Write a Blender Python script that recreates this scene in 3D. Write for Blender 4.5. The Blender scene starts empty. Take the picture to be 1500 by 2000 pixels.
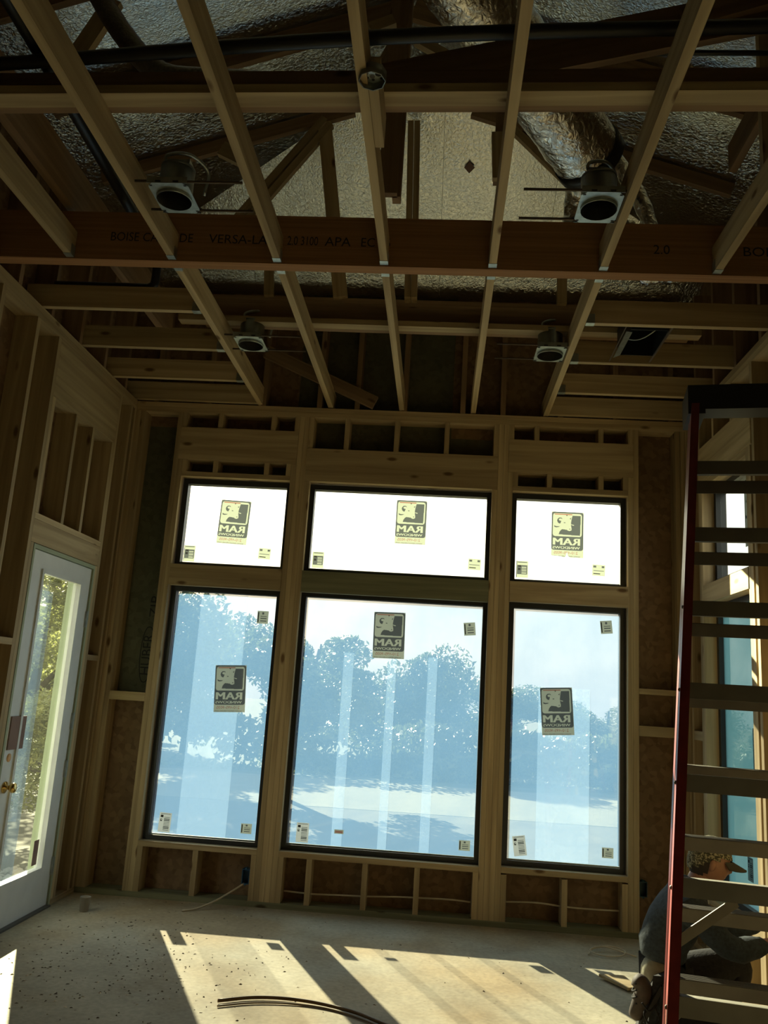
import bpy, bmesh, math, random
from mathutils import Vector, Matrix, noise
random.seed(7)
SC = bpy.context.scene
COL = SC.collection
# ------------------------------------------------------------------ camera
cam = bpy.data.objects.new('camera', bpy.data.cameras.new('camera'))
COL.objects.link(cam)
cam.data.sensor_fit = 'VERTICAL'; cam.data.sensor_height = 36.0; cam.data.sensor_width = 27.0
cam.data.lens = 29.33; cam.data.clip_start = 0.05; cam.data.clip_end = 600
cam.matrix_world = Matrix(((0.99620372, -0.04776957, 0.07277517, 0.0),
                           (0.06089855, -0.21495475, -0.97472346, 0.0),
                           (0.06220548, 0.97545503, -0.21122963, 1.49),
                           (0, 0, 0, 1)))
SC.camera = cam
# ------------------------------------------------------------------ sky, sun, exposure
W = bpy.data.worlds.new('sky'); SC.world = W; W.use_nodes = True
wn = W.node_tree.nodes; wl = W.node_tree.links
sky = wn.new('ShaderNodeTexSky'); sky.sky_type = 'NISHITA'; sky.sun_disc = False
sky.sun_elevation = math.radians(25.5); sky.sun_rotation = math.radians(-24.9)
sky.altitude = 200; sky.air_density = 1.6; sky.dust_density = 4.0; sky.ozone_density = 1.0
hz = wn.new('ShaderNodeMix'); hz.data_type = 'RGBA'; hz.inputs['Factor'].default_value = 0.8      # bright hazy overcast over the clear sky
sm = wn.new('ShaderNodeMix'); sm.data_type = 'RGBA'; sm.blend_type = 'MULTIPLY'; sm.inputs['Factor'].default_value = 1; sm.inputs['B'].default_value = (.16, .16, .16, 1)
wl.new(sky.outputs['Color'], sm.inputs['A']); wl.new(sm.outputs['Result'], hz.inputs['A']); hz.inputs['B'].default_value = (1.0, .95, .84, 1)
wl.new(hz.outputs['Result'], wn['Background'].inputs['Color'])
wn['Background'].inputs['Strength'].default_value = 1.12
sun = bpy.data.objects.new('sun', bpy.data.lights.new('sun', 'SUN')); COL.objects.link(sun)
sun.data.energy = 20.0; sun.data.angle = math.radians(0.6); sun.data.color = (1.0, 0.90, 0.60)
sun.rotation_euler = Vector((0.464, -1.0, -0.526)).to_track_quat('-Z', 'Y').to_euler()
sun.location = (-6, 16, 9)
VS = SC.view_settings
VS.view_transform = 'Standard'; VS.look = 'None'; VS.gamma = 1.0; VS.use_curve_mapping = False
VS.exposure = 1.2

# ------------------------------------------------------------------ materials
def nmat(name):
    m = bpy.data.materials.new(name); m.use_nodes = True
    nt = m.node_tree
    return m, nt, nt.nodes['Principled BSDF']
def plain(name, c, rough=0.6, metal=0.0, var=0.12, scale=9.0, bump=0.0, spec=0.5):
    m, nt, b = nmat(name)
    n = nt.nodes.new('ShaderNodeTexNoise'); n.inputs['Scale'].default_value = scale; n.inputs['Detail'].default_value = 4
    tc = nt.nodes.new('ShaderNodeTexCoord'); nt.links.new(tc.outputs['Object'], n.inputs['Vector'])
    r = nt.nodes.new('ShaderNodeValToRGB')
    r.color_ramp.elements[0].position = .3; r.color_ramp.elements[1].position = .7
    r.color_ramp.elements[0].color = (*[x*(1-var) for x in c], 1); r.color_ramp.elements[1].color = (*[min(1, x*(1+var)) for x in c], 1)
    nt.links.new(n.outputs['Fac'], r.inputs['Fac']); nt.links.new(r.outputs['Color'], b.inputs['Base Color'])
    b.inputs['Roughness'].default_value = rough; b.inputs['Metallic'].default_value = metal
    b.inputs['Specular IOR Level'].default_value = spec
    if bump:
        bp = nt.nodes.new('ShaderNodeBump'); bp.inputs['Strength'].default_value = bump; bp.inputs['Distance'].default_value = .01
        nt.links.new(n.outputs['Fac'], bp.inputs['Height']); nt.links.new(bp.outputs['Normal'], b.inputs['Normal'])
    return m
def wood(name, axis, lo, hi, knots=True, ring=1.0):
    m, nt, b = nmat(name); N = nt.nodes; L = nt.links
    tc = N.new('ShaderNodeTexCoord'); oi = N.new('ShaderNodeObjectInfo')
    mul = N.new('ShaderNodeMath'); mul.operation = 'MULTIPLY'; mul.inputs[1].default_value = 37.0
    L.new(oi.outputs['Random'], mul.inputs[0])
    add = N.new('ShaderNodeVectorMath'); add.operation = 'ADD'
    L.new(tc.outputs['Object'], add.inputs[0]); L.new(mul.outputs[0], add.inputs[1])
    mp = N.new('ShaderNodeMapping'); s = [22.0*ring]*3; s[axis] = 0.9; mp.inputs['Scale'].default_value = s
    L.new(add.outputs[0], mp.inputs['Vector'])
    n = N.new('ShaderNodeTexNoise'); n.inputs['Scale'].default_value = 1.0; n.inputs['Detail'].default_value = 5; n.inputs['Distortion'].default_value = .6
    L.new(mp.outputs[0], n.inputs['Vector'])
    r = N.new('ShaderNodeValToRGB'); r.color_ramp.elements[0].position = .32; r.color_ramp.elements[1].position = .68
    r.color_ramp.elements[0].color = (*lo, 1); r.color_ramp.elements[1].color = (*hi, 1)
    L.new(n.outputs['Fac'], r.inputs['Fac'])
    col = r.outputs['Color']
    if knots:
        mk = N.new('ShaderNodeMapping'); s = [7.0]*3; s[axis] = 2.6; mk.inputs['Scale'].default_value = s
        L.new(add.outputs[0], mk.inputs['Vector'])
        v = N.new('ShaderNodeTexVoronoi'); v.inputs['Scale'].default_value = 1.0; v.inputs['Randomness'].default_value = 1.0
        L.new(mk.outputs[0], v.inputs['Vector'])
        kr = N.new('ShaderNodeValToRGB'); kr.color_ramp.elements[0].position = .06; kr.color_ramp.elements[1].position = .13
        kr.color_ramp.elements[0].color = (.33, .25, .18, 1); kr.color_ramp.elements[1].color = (1, 1, 1, 1)
        L.new(v.outputs['Distance'], kr.inputs['Fac'])
        mx = N.new('ShaderNodeMix'); mx.data_type = 'RGBA'; mx.blend_type = 'MULTIPLY'; mx.inputs['Factor'].default_value = 1
        L.new(col, mx.inputs['A']); L.new(kr.outputs['Color'], mx.inputs['B']); col = mx.outputs['Result']
    hv = N.new('ShaderNodeHueSaturation'); mr = N.new('ShaderNodeMapRange')
    mr.inputs['To Min'].default_value = .82; mr.inputs['To Max'].default_value = 1.14
    L.new(oi.outputs['Random'], mr.inputs['Value']); L.new(mr.outputs[0], hv.inputs['Value']); L.new(col, hv.inputs['Color'])
    L.new(hv.outputs[0], b.inputs['Base Color']); b.inputs['Roughness'].default_value = .75; b.inputs['Specular IOR Level'].default_value = .25
    bp = N.new('ShaderNodeBump'); bp.inputs['Strength'].default_value = .25; bp.inputs['Distance'].default_value = .003
    L.new(n.outputs['Fac'], bp.inputs['Height']); L.new(bp.outputs['Normal'], b.inputs['Normal'])
    return m
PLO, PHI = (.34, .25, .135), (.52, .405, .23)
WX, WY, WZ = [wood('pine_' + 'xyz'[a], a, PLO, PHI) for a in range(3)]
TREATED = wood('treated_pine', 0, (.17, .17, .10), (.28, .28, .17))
RX, RY, RZ = [wood('shade_toned_pine_' + 'xyz'[a], a, (.20, .125, .07), (.31, .205, .115)) for a in range(3)]  # darker copy of the pine, with the attic shade put into its colour
LVL = wood('laminated_veneer', 0, (.34, .17, .075), (.48, .25, .11), False, 3.0)
def osb(name, c0, c1):
    m, nt, b = nmat(name); N = nt.nodes; L = nt.links
    tc = N.new('ShaderNodeTexCoord')
    v = N.new('ShaderNodeTexVoronoi'); v.inputs['Scale'].default_value = 28; L.new(tc.outputs['Object'], v.inputs['Vector'])
    n = N.new('ShaderNodeTexNoise'); n.inputs['Scale'].default_value = 2.2; n.inputs['Detail'].default_value = 4; L.new(tc.outputs['Object'], n.inputs['Vector'])
    mx = N.new('ShaderNodeMix'); mx.data_type = 'FLOAT'; mx.inputs['Factor'].default_value = .55
    L.new(v.outputs['Color'], mx.inputs['A']); L.new(n.outputs['Fac'], mx.inputs['B'])
    r = N.new('ShaderNodeValToRGB'); r.color_ramp.elements[0].position = .25; r.color_ramp.elements[1].position = .75
    r.color_ramp.elements[0].color = (*c0, 1); r.color_ramp.elements[1].color = (*c1, 1)
    L.new(mx.outputs['Result'], r.inputs['Fac']); L.new(r.outputs['Color'], b.inputs['Base Color'])
    b.inputs['Roughness'].default_value = .8; b.inputs['Specular IOR Level'].default_value = .2
    return m
OSB = osb('strand_board', (.15, .092, .05), (.27, .175, .095))
ZIP = osb('green_strand_board', (.085, .085, .055), (.14, .135, .085))
INK = plain('black_ink', (.02, .02, .02), .8)
def foil_mat(name, rough, scale, strength, c=(.88, .87, .82)):
    m, nt, b = nmat(name); N = nt.nodes; L = nt.links
    tc = N.new('ShaderNodeTexCoord')
    n = N.new('ShaderNodeTexNoise'); n.inputs['Scale'].default_value = scale; n.inputs['Detail'].default_value = 6; n.inputs['Distortion'].default_value = 1.2
    n2 = N.new('ShaderNodeTexNoise'); n2.inputs['Scale'].default_value = scale*.09; n2.inputs['Detail'].default_value = 2
    L.new(tc.outputs['Object'], n.inputs['Vector']); L.new(tc.outputs['Object'], n2.inputs['Vector'])
    bp = N.new('ShaderNodeBump'); bp.inputs['Strength'].default_value = strength; bp.inputs['Distance'].default_value = .012
    b2 = N.new('ShaderNodeBump'); b2.inputs['Strength'].default_value = .15; b2.inputs['Distance'].default_value = .05
    L.new(n2.outputs['Fac'], b2.inputs['Height']); L.new(n.outputs['Fac'], bp.inputs['Height'])
    L.new(b2.outputs['Normal'], bp.inputs['Normal']); L.new(bp.outputs['Normal'], b.inputs['Normal'])
    b.inputs['Base Color'].default_value = (*c, 1); b.inputs['Metallic'].default_value = 1; b.inputs['Roughness'].default_value = rough
    return m
FOIL = foil_mat('foil_sheathing', .11, 46, .36, (.86, .91, .90))
DUCT = foil_mat('foil_duct_jacket', .14, 24, 1.0)
GALV = plain('galvanised_steel', (.40, .44, .41), .42, .9, .2, 30)
DARKCAN = plain('dull_steel_housing', (.20, .21, .19), .38, .8, .2, 20)
BLACKP = plain('black_plastic_pipe', (.012, .013, .015), .45)
RODM = plain('brown_steel_rod', (.10, .07, .045), .6, .3)
FRAME = plain('black_window_frame', (.018, .02, .022), .45)
JAMB = plain('light_buck_strip', (.62, .52, .34), .7)
WHITE = plain('white_door_paint', (.72, .74, .72), .45, var=.04)
BRASS = plain('polished_brass', (.75, .52, .18), .22, 1.0, .1)
ALU = plain('mill_aluminium', (.135, .126, .11), .55, .35, .1, 14)
REDF = plain('red_fibreglass', (.17, .022, .022), .38, var=.2, scale=20)
BLUEB = plain('blue_plastic_box', (.02, .10, .22), .5)
TEALB = plain('dark_teal_plastic_box', (.015, .05, .055), .5)
ROMEX = plain('pale_cable_sheath', (.55, .47, .33), .6)
PAPER_TAN = plain('brown_card', (.25, .16, .13), .8)
DENIM = plain('dark_blue_jacket_cloth', (.032, .046, .058), .9, var=.3, scale=60, bump=.3)
TROUS = plain('black_work_trouser_cloth', (.022, .022, .024), .92, var=.3, scale=60, bump=.3)
SHIRT = plain('khaki_shirt_cloth', (.42, .40, .29), .9, var=.15, scale=40, bump=.3)
SKIN = plain('tanned_skin', (.32, .17, .11), .55, var=.12, scale=25)
HAIR = plain('dark_hair', (.03, .024, .02), .8)
LEATHER = plain('worn_brown_leather', (.07, .05, .037), .7, var=.35, scale=25, bump=.3)
LACE = plain('black_lace', (.012, .012, .012), .8)
RUBBER = plain('dark_rubber', (.03, .028, .025), .8)
CAPM, _nt, _b = nmat('camouflage_cap_cloth')
_v = _nt.nodes.new('ShaderNodeTexNoise'); _v.inputs['Scale'].default_value = 22
_r = _nt.nodes.new('ShaderNodeValToRGB'); _r.color_ramp.interpolation = 'CONSTANT'
_r.color_ramp.elements[0].color = (.05, .05, .03, 1); _r.color_ramp.elements[1].color = (.20, .19, .11, 1); _r.color_ramp.elements[1].position = .5
_e = _r.color_ramp.elements.new(.58); _e.color = (.34, .33, .24, 1)
_nt.links.new(_v.outputs['Fac'], _r.inputs['Fac']); _nt.links.new(_r.outputs['Color'], _b.inputs['Base Color']); _b.inputs['Roughness'].default_value = .9
def paper(name, c, tr):
    m, nt, b = nmat(name); N = nt.nodes; L = nt.links
    d = N.new('ShaderNodeBsdfDiffuse'); t = N.new('ShaderNodeBsdfTranslucent'); mx = N.new('ShaderNodeMixShader')
    n = N.new('ShaderNodeTexNoise'); n.inputs['Scale'].default_value = 30
    r = N.new('ShaderNodeValToRGB'); r.color_ramp.elements[0].color = (*[x*.92 for x in c], 1); r.color_ramp.elements[1].color = (*c, 1)
    L.new(n.outputs['Fac'], r.inputs['Fac']); L.new(r.outputs[0], d.inputs['Color']); L.new(r.outputs[0], t.inputs['Color'])
    mx.inputs[0].default_value = tr
    L.new(d.outputs[0], mx.inputs[1]); L.new(t.outputs[0], mx.inputs[2]); L.new(mx.outputs[0], N['Material Output'].inputs['Surface'])
    return m
CREAM = paper('cream_sticker_paper', (.125, .138, .118), .75)
GREY = paper('grey_sticker_ink', (.027, .031, .033), .75)
REDI = paper('red_sticker_ink', (.095, .045, .035), .75)
INKP = paper('dark_sticker_ink', (.012, .012, .012), .5)
WHITEP = paper('white_label_paper', (.19, .205, .205), .75)
def glass_mat(name, tint, haze, hcol, hfac_noise=0.0):
    """clear pane (transparent + fresnel gloss), over which a dusty film scatters light"""
    m, nt, b = nmat(name); N = nt.nodes; L = nt.links
    t = N.new('ShaderNodeBsdfTransparent'); t.inputs['Color'].default_value = (*tint, 1)
    g = N.new('ShaderNodeBsdfGlossy'); g.inputs['Roughness'].default_value = .02
    ge = N.new('ShaderNodeNewGeometry'); dt = N.new('ShaderNodeVectorMath'); dt.operation = 'DOT_PRODUCT'
    L.new(ge.outputs['Normal'], dt.inputs[0]); L.new(ge.outputs['Incoming'], dt.inputs[1])
    def mth(op, a, bv):
        q = N.new('ShaderNodeMath'); q.operation = op; L.new(a, q.inputs[0])
        if bv is not None: q.inputs[1].default_value = bv
        return q.outputs[0]
    ab = mth('ABSOLUTE', dt.outputs['Value'], None); iv = mth('MULTIPLY_ADD', ab, -1.0); iv.node.inputs[2].default_value = 1.0
    p5 = mth('POWER', iv, 5.0); fo = mth('MULTIPLY_ADD', p5, .96); fo.node.inputs[2].default_value = .04        # Schlick
    mx = N.new('ShaderNodeMixShader'); L.new(fo, mx.inputs[0]); L.new(t.outputs[0], mx.inputs[1]); L.new(g.outputs[0], mx.inputs[2])
    out = mx.outputs[0]
    if haze:
        tl = N.new('ShaderNodeBsdfTranslucent'); tl.inputs['Color'].default_value = (*hcol, 1)
        m2 = N.new('ShaderNodeMixShader')
        tc = N.new('ShaderNodeTexCoord'); n = N.new('ShaderNodeTexNoise'); n.inputs['Scale'].default_value = 3.0; n.inputs['Detail'].default_value = 5
        L.new(tc.outputs['Object'], n.inputs['Vector'])
        mr = N.new('ShaderNodeMapRange'); mr.inputs['From Min'].default_value = .3; mr.inputs['From Max'].default_value = .7
        mr.inputs['To Min'].default_value = haze*(1-hfac_noise); mr.inputs['To Max'].default_value = haze*(1+hfac_noise)
        L.new(n.outputs['Fac'], mr.inputs['Value']); L.new(mr.outputs[0], m2.inputs[0])
        L.new(out, m2.inputs[1]); L.new(tl.outputs[0], m2.inputs[2]); out = m2.outputs[0]
    L.new(out, N['Material Output'].inputs['Surface'])
    return m
GLASS = glass_mat('clear_glass', (.90, .93, .90), 0.02, (.3, .33, .3))
FILM = glass_mat('filmed_glass', (.78, .80, .80), .40, (.046, .094, .172), .12)
STRIP = glass_mat('second_film_layer', (.99, .99, .99), .075, (.48, .69, .96), .1)
FILM2 = glass_mat('shade_lifted_filmed_glass', (.78, .86, .88), .72, (.17, .33, .37), .1)  # right window film, scatter colour raised to stand in for missing sun
DOORFILM = glass_mat('door_film', (.86, .90, .94), .16, (.10, .13, .18), .3)
def concrete():
    m, nt, b = nmat('dusty_concrete'); N = nt.nodes; L = nt.links
    tc = N.new('ShaderNodeTexCoord')
    n = N.new('ShaderNodeTexNoise'); n.inputs['Scale'].default_value = 1.6; n.inputs['Detail'].default_value = 8; n.inputs['Roughness'].default_value = .65
    n2 = N.new('ShaderNodeTexNoise'); n2.inputs['Scale'].default_value = 40; n2.inputs['Detail'].default_value = 4
    n3 = N.new('ShaderNodeTexNoise'); n3.inputs['Scale'].default_value = 1.1; n3.inputs['Detail'].default_value = 3
    v = N.new('ShaderNodeTexVoronoi'); v.inputs['Scale'].default_value = 13
    for q in (n, n2, n3, v): L.new(tc.outputs['Object'], q.inputs['Vector'])
    r = N.new('ShaderNodeValToRGB'); r.color_ramp.elements[0].position = .3; r.color_ramp.elements[1].position = .72
    r.color_ramp.elements[0].color = (.37, .33, .245, 1); r.color_ramp.elements[1].color = (.60, .555, .42, 1)
    L.new(n.outputs['Fac'], r.inputs['Fac'])
    r2 = N.new('ShaderNodeValToRGB'); r2.color_ramp.elements[0].position = .3; r2.color_ramp.elements[1].position = .7
    r2.color_ramp.elements[0].color = (.8, .8, .8, 1); r2.color_ramp.elements[1].color = (1, 1, 1, 1)
    L.new(n2.outputs['Fac'], r2.inputs['Fac'])
    r3 = N.new('ShaderNodeValToRGB'); r3.color_ramp.elements[0].position = .38; r3.color_ramp.elements[1].position = .58
    r3.color_ramp.elements[0].color = (.88, .74, .58, 1); r3.color_ramp.elements[1].color = (1, 1, 1, 1)
    L.new(n3.outputs['Fac'], r3.inputs['Fac'])
    rv = N.new('ShaderNodeValToRGB'); rv.color_ramp.elements[0].position = .05; rv.color_ramp.elements[1].position = .12
    rv.color_ramp.elements[0].color = (.45, .4, .33, 1); rv.color_ramp.elements[1].color = (1, 1, 1, 1)
    L.new(v.outputs['Distance'], rv.inputs['Fac'])
    col = r.outputs['Color']
    for q, f in ((r2, 1), (r3, 1), (rv, .55)):
        mx = N.new('ShaderNodeMix'); mx.data_type = 'RGBA'; mx.blend_type = 'MULTIPLY'; mx.inputs['Factor'].default_value = f
        L.new(col, mx.inputs['A']); L.new(q.outputs['Color'], mx.inputs['B']); col = mx.outputs['Result']
    L.new(col, b.inputs['Base Color']); b.inputs['Roughness'].default_value = .8; b.inputs['Specular IOR Level'].default_value = .25
    bp = N.new('ShaderNodeBump'); bp.inputs['Strength'].default_value = .3; bp.inputs['Distance'].default_value = .004
    L.new(n2.outputs['Fac'], bp.inputs['Height']); L.new(bp.outputs['Normal'], b.inputs['Normal'])
    return m
CONC = concrete()
GROUND = plain('dry_earth', (.065, .06, .04), .95, var=.35, scale=1.2, bump=.4)
ROADM = plain('pale_gravel_drive', (.15, .14, .09), .95, var=.12, scale=3)
GRASS = plain('dull_green_grass', (.05, .06, .03), .95, var=.4, scale=2)
STONE = plain('limestone_rubble', (.28, .27, .22), .9, var=.25, scale=6)
BARK = plain('grey_bark', (.10, .085, .065), .95, var=.4, scale=14, bump=.6)
def leaf_mat(name, c):
    m, nt, b = nmat(name); N = nt.nodes; L = nt.links
    tc = N.new('ShaderNodeTexCoord'); n = N.new('ShaderNodeTexNoise'); n.inputs['Scale'].default_value = 2.5; n.inputs['Detail'].default_value = 3
    L.new(tc.outputs['Object'], n.inputs['Vector'])
    r = N.new('ShaderNodeValToRGB'); r.color_ramp.elements[0].position = .35; r.color_ramp.elements[1].position = .65
    r.color_ramp.elements[0].color = (*[x*.6 for x in c], 1); r.color_ramp.elements[1].color = (*[x*1.3 for x in c], 1)
    L.new(n.outputs['Fac'], r.inputs['Fac'])
    t = N.new('ShaderNodeBsdfTranslucent'); mx = N.new('ShaderNodeMixShader'); mx.inputs[0].default_value = .35
    L.new(r.outputs[0], b.inputs['Base Color']); L.new(r.outputs[0], t.inputs['Color']); b.inputs['Roughness'].default_value = .45
    L.new(b.outputs[0], mx.inputs[1]); L.new(t.outputs[0], mx.inputs[2]); L.new(mx.outputs[0], N['Material Output'].inputs['Surface'])
    return m
LEAF = leaf_mat('oak_leaves', (.12, .14, .05)); LEAF2 = leaf_mat('sun_toned_oak_leaves', (.26, .28, .10))  # second leaf colour is a lightened copy, sunlight painted in
PORCH = plain('pale_green_jamb', (.36, .41, .27), .7, var=.05)  # even pale green over the whole door jamb

# ------------------------------------------------------------------ helpers
def link(name, me, mat, parent=None, smooth=False):
    o = bpy.data.objects.new(name, me); COL.objects.link(o)
    if mat is not None:
        for m in (mat if isinstance(mat, (list, tuple)) else [mat]): me.materials.append(m)
    if parent is not None: o.parent = parent
    if smooth:
        for p in me.polygons: p.use_smooth = True
    return o
def empty(name, loc=(0, 0, 0), parent=None):
    o = bpy.data.objects.new(name, None); COL.objects.link(o); o.location = loc; o.empty_display_size = .1
    if parent is not None: o.parent = parent
    return o
def tag(o, label, cat, group=None):
    o['label'] = label; o['category'] = cat
    if group: o['group'] = group
    return o
def struct(o): o['kind'] = 'structure'; return o
CUBE_F = [(0, 3, 2, 1), (4, 5, 6, 7), (0, 1, 5, 4), (1, 2, 6, 5), (2, 3, 7, 6), (3, 0, 4, 7)]
def cube_v(a, b, c):
    return [(-a, -b, -c), (a, -b, -c), (a, b, -c), (-a, b, -c), (-a, -b, c), (a, -b, c), (a, b, c), (-a, b, c)]
def box(name, x0, x1, y0, y1, z0, z1, mat, parent=None):
    me = bpy.data.meshes.new(name)
    me.from_pydata(cube_v((x1-x0)/2, (y1-y0)/2, (z1-z0)/2), [], CUBE_F)
    o = link(name, me, mat, parent)
    base = Vector((0, 0, 0))
    if parent is not None:
        p = parent
        while p is not None: base += Vector(p.location); p = p.parent
    o.location = Vector(((x0+x1)/2, (y0+y1)/2, (z0+z1)/2)) - base
    return o
def bar(name, p0, p1, w, t, mat, parent=None, side=(0, 0, 1)):
    """straight board from p0 to p1, local X along it, width w along `side`, thickness t"""
    p0 = Vector(p0); p1 = Vector(p1); x = (p1-p0); ln = x.length; x.normalize()
    z = Vector(side) - x*Vector(side).dot(x); z.normalize(); y = z.cross(x)
    me = bpy.data.meshes.new(name); me.from_pydata(cube_v(ln/2, t/2, w/2), [], CUBE_F)
    o = link(name, me, mat, parent)
    M = Matrix((x, y, z)).transposed().to_4x4(); M.translation = (p0+p1)/2
    o.matrix_local = M
    return o
def slab(name, pts, th, mat, parent=None):
    """flat polygon (counter-clockwise seen from the inside) thickened away from the room"""
    pts = [Vector(p) for p in pts]; c = sum(pts, Vector())/len(pts)
    n = (pts[1]-pts[0]).cross(pts[2]-pts[0]).normalized()
    k = len(pts)
    v = [p-c for p in pts] + [p-c-n*th for p in pts]
    f = [tuple(range(k)), tuple(range(2*k-1, k-1, -1))] + [(i, i+k, (i+1) % k+k, (i+1) % k) for i in range(k)]
    me = bpy.data.meshes.new(name); me.from_pydata(v, [], f)
    o = link(name, me, mat, parent); o.location = c
    return o
def smooth_path(pts, sub=6):
    P = [Vector(p) for p in pts]; P = [P[0]*2-P[1]] + P + [P[-1]*2-P[-2]]; out = []
    for i in range(1, len(P)-2):
        for s in range(sub):
            t = s/sub; a, b, c, d = P[i-1:i+3]
            out.append(.5*((2*b)+(c-a)*t+(2*a-5*b+4*c-d)*t*t+(3*b-a-3*c+d)*t**3))
    out.append(P[-2]); return out
def tube_data(pts, r, n=8, cap=True):
    """swept round tube; r may be a list"""
    P = [Vector(p) for p in pts]; V = []; F = []
    up = Vector((0, 0, 1)); d0 = (P[1]-P[0]).normalized()
    if abs(d0.dot(up)) > .9: up = Vector((0, 1, 0))
    u = d0.cross(up).normalized()
    for i, p in enumerate(P):
        d = (P[min(i+1, len(P)-1)]-P[max(i-1, 0)]).normalized()
        u = (u-d*u.dot(d)).normalized(); w = d.cross(u)
        rr = r[i] if isinstance(r, (list, tuple)) else r
        for k in range(n):
            a = 2*math.pi*k/n; V.append(p+u*(rr*math.cos(a))+w*(rr*math.sin(a)))
    for i in range(len(P)-1):
        for k in range(n):
            a = i*n+k; b = i*n+(k+1) % n; F.append((a, b, b+n, a+n))
    if cap:
        F.append(tuple(range(n-1, -1, -1))); F.append(tuple(range((len(P)-1)*n, len(P)*n)))
    return V, F
def tube(name, pts, r, mat, parent=None, n=8, sub=0):
    if sub: pts = smooth_path(pts, sub)
    V, F = tube_data(pts, r, n); me = bpy.data.meshes.new(name); me.from_pydata(V, [], F)
    o = link(name, me, mat, parent, True); return o
def join_parts(name, parts, mats, parent=None, smooth=False):
    """parts = [(verts, faces, material index)] into one mesh"""
    V = []; F = []; I = []
    for v, f, i in parts:
        b = len(V); V += [tuple(q) for q in v]; F += [tuple(k+b for k in q) for q in f]; I += [i]*len(f)
    me = bpy.data.meshes.new(name); me.from_pydata(V, [], F)
    o = link(name, me, mats, parent, smooth)
    for p, i in zip(me.polygons, I): p.material_index = i
    return o
def vbox(x0, x1, y0, y1, z0, z1):
    return [(x0, y0, z0), (x1, y0, z0), (x1, y1, z0), (x0, y1, z0), (x0, y0, z1), (x1, y0, z1), (x1, y1, z1), (x0, y1, z1)], CUBE_F
def dup(root, loc=None, rotz=None):
    r = root.copy(); COL.objects.link(r)
    if loc is not None: r.location = loc
    if rotz is not None: r.rotation_euler = (0, 0, rotz)
    for ch in list(root.children):
        c = ch.copy(); COL.objects.link(c); c.parent = r
        for g in list(ch.children):
            d = g.copy(); COL.objects.link(d); d.parent = c
    return r
def text_mesh(s, size, extrude=0.0, bold=0.0, spacing=1.0):
    cu = bpy.data.curves.new('t', 'FONT'); cu.body = s; cu.size = size; cu.extrude = extrude; cu.offset = bold
    cu.align_x = 'CENTER'; cu.align_y = 'CENTER'; cu.space_character = spacing; cu.resolution_u = 3
    o = bpy.data.objects.new('t', cu); COL.objects.link(o)
    bpy.context.view_layer.update()
    me = bpy.data.meshes.new_from_object(o.evaluated_get(bpy.context.evaluated_depsgraph_get()))
    bpy.data.objects.remove(o); bpy.data.curves.remove(cu)
    return me
def text_parts(s, cx, cy, w, h, bold=0.0, mirror=False):
    """flat lettering fitted to a w x h box, as (verts2d, faces)"""
    me = text_mesh(s, 1.0, 0, bold); vs = [v.co.copy() for v in me.vertices]; fs = [tuple(p.vertices) for p in me.polygons]
    bpy.data.meshes.remove(me)
    x0 = min(v.x for v in vs); x1 = max(v.x for v in vs); y0 = min(v.y for v in vs); y1 = max(v.y for v in vs)
    out = [((-1 if mirror else 1)*((v.x-(x0+x1)/2)/(x1-x0)*w)+cx, (v.y-(y0+y1)/2)/(y1-y0)*h+cy) for v in vs]
    return out, fs

# ================================================================== STRUCTURE
# ---- floor
floor = struct(box('floor', -2.62, 1.92, -3.2, 6.26, -.16, 0, CONC))
# ---- back wall
YB, YO = 6.1, 6.24           # inner face and outer face of the studs
wb = struct(empty('wall_back', (0, 6.1, 0)))
def bx(name, x0, x1, z0, z1, mat, y0=YB, y1=YO): return box(name, x0, x1, y0, y1, z0, z1, mat, wb)
ZT = 3.535
bx('bottom_plate', -2.45, 1.76, 0, .038, TREATED)
bx('top_plate', -2.45, 1.76, ZT, ZT+.037, WX); bx('top_plate', -2.45, 1.76, ZT+.038, ZT+.076, WX)
def studs(xs, z0, z1, mat=WZ, name='stud'):
    for x in xs: bx(name, x, x+.0368, z0, z1, mat)
studs([-2.45, -2.374-.038, 1.69, 1.723], .038, ZT)
studs([-2.111], .038, ZT); studs([-2.073], .038, 3.153, name='jack_stud')
studs([-1.149, -1.111], .038, ZT); studs([-1.187], .038, 3.153, name='jack_stud'); studs([-1.073], .038, 3.023, name='jack_stud')
studs([.383, .421], .038, ZT); studs([.345], .038, 3.023, name='jack_stud'); studs([.459], .038, 3.163, name='jack_stud')
studs([1.383], .038, ZT); studs([1.345], .038, 3.163, name='jack_stud')
studs([-2.035, -1.225, -1.638, -1.035, .307, -.836, -.449, -.091, .497, 1.307, .906], .038, .334, name='cripple_stud')
for a, b, z in ((-2.035, -1.188, .335), (-1.035, .344, .335), (.497, 1.344, .345)): bx('window_sill', a, b, z, z+.037, WX)
for a, b, z0, z1 in ((-2.035, -1.188, 2.18, 2.338), (-1.035, .344, 2.18, 2.338), (.497, 1.344, 2.195, 2.343)):
    mr_ = bx('mullion_rail', a, b, z0, z1, TREATED if a == -1.035 else WX, YB-.004, YB+.036)
    if a == -1.035: mr_['label'] = 'greenish treated board'
    bx('mullion_rail', a, b, z0+.002, z0+.04, WX, YB+.037, YO-.0)
    bx('mullion_rail', a, b, z1-.04, z1-.002, WX, YB+.037, YO-.0)
bx('header', -2.073, -1.151, 3.155, 3.413, WX, YB-.006); bx('header', -1.073, .381, 3.025, 3.283, WX, YB-.006); bx('header', .459, 1.381, 3.165, 3.42, WX, YB-.006)
studs([-2.073, -1.79, -1.372, -1.187], 3.414, ZT-.001, name='cripple_stud')
studs([-1.073, -.796, -.413, -.03, .345], 3.284, ZT-.001, name='cripple_stud')
studs([.459, .648, 1.125, 1.345], 3.421, ZT-.001, name='cripple_stud')
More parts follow.
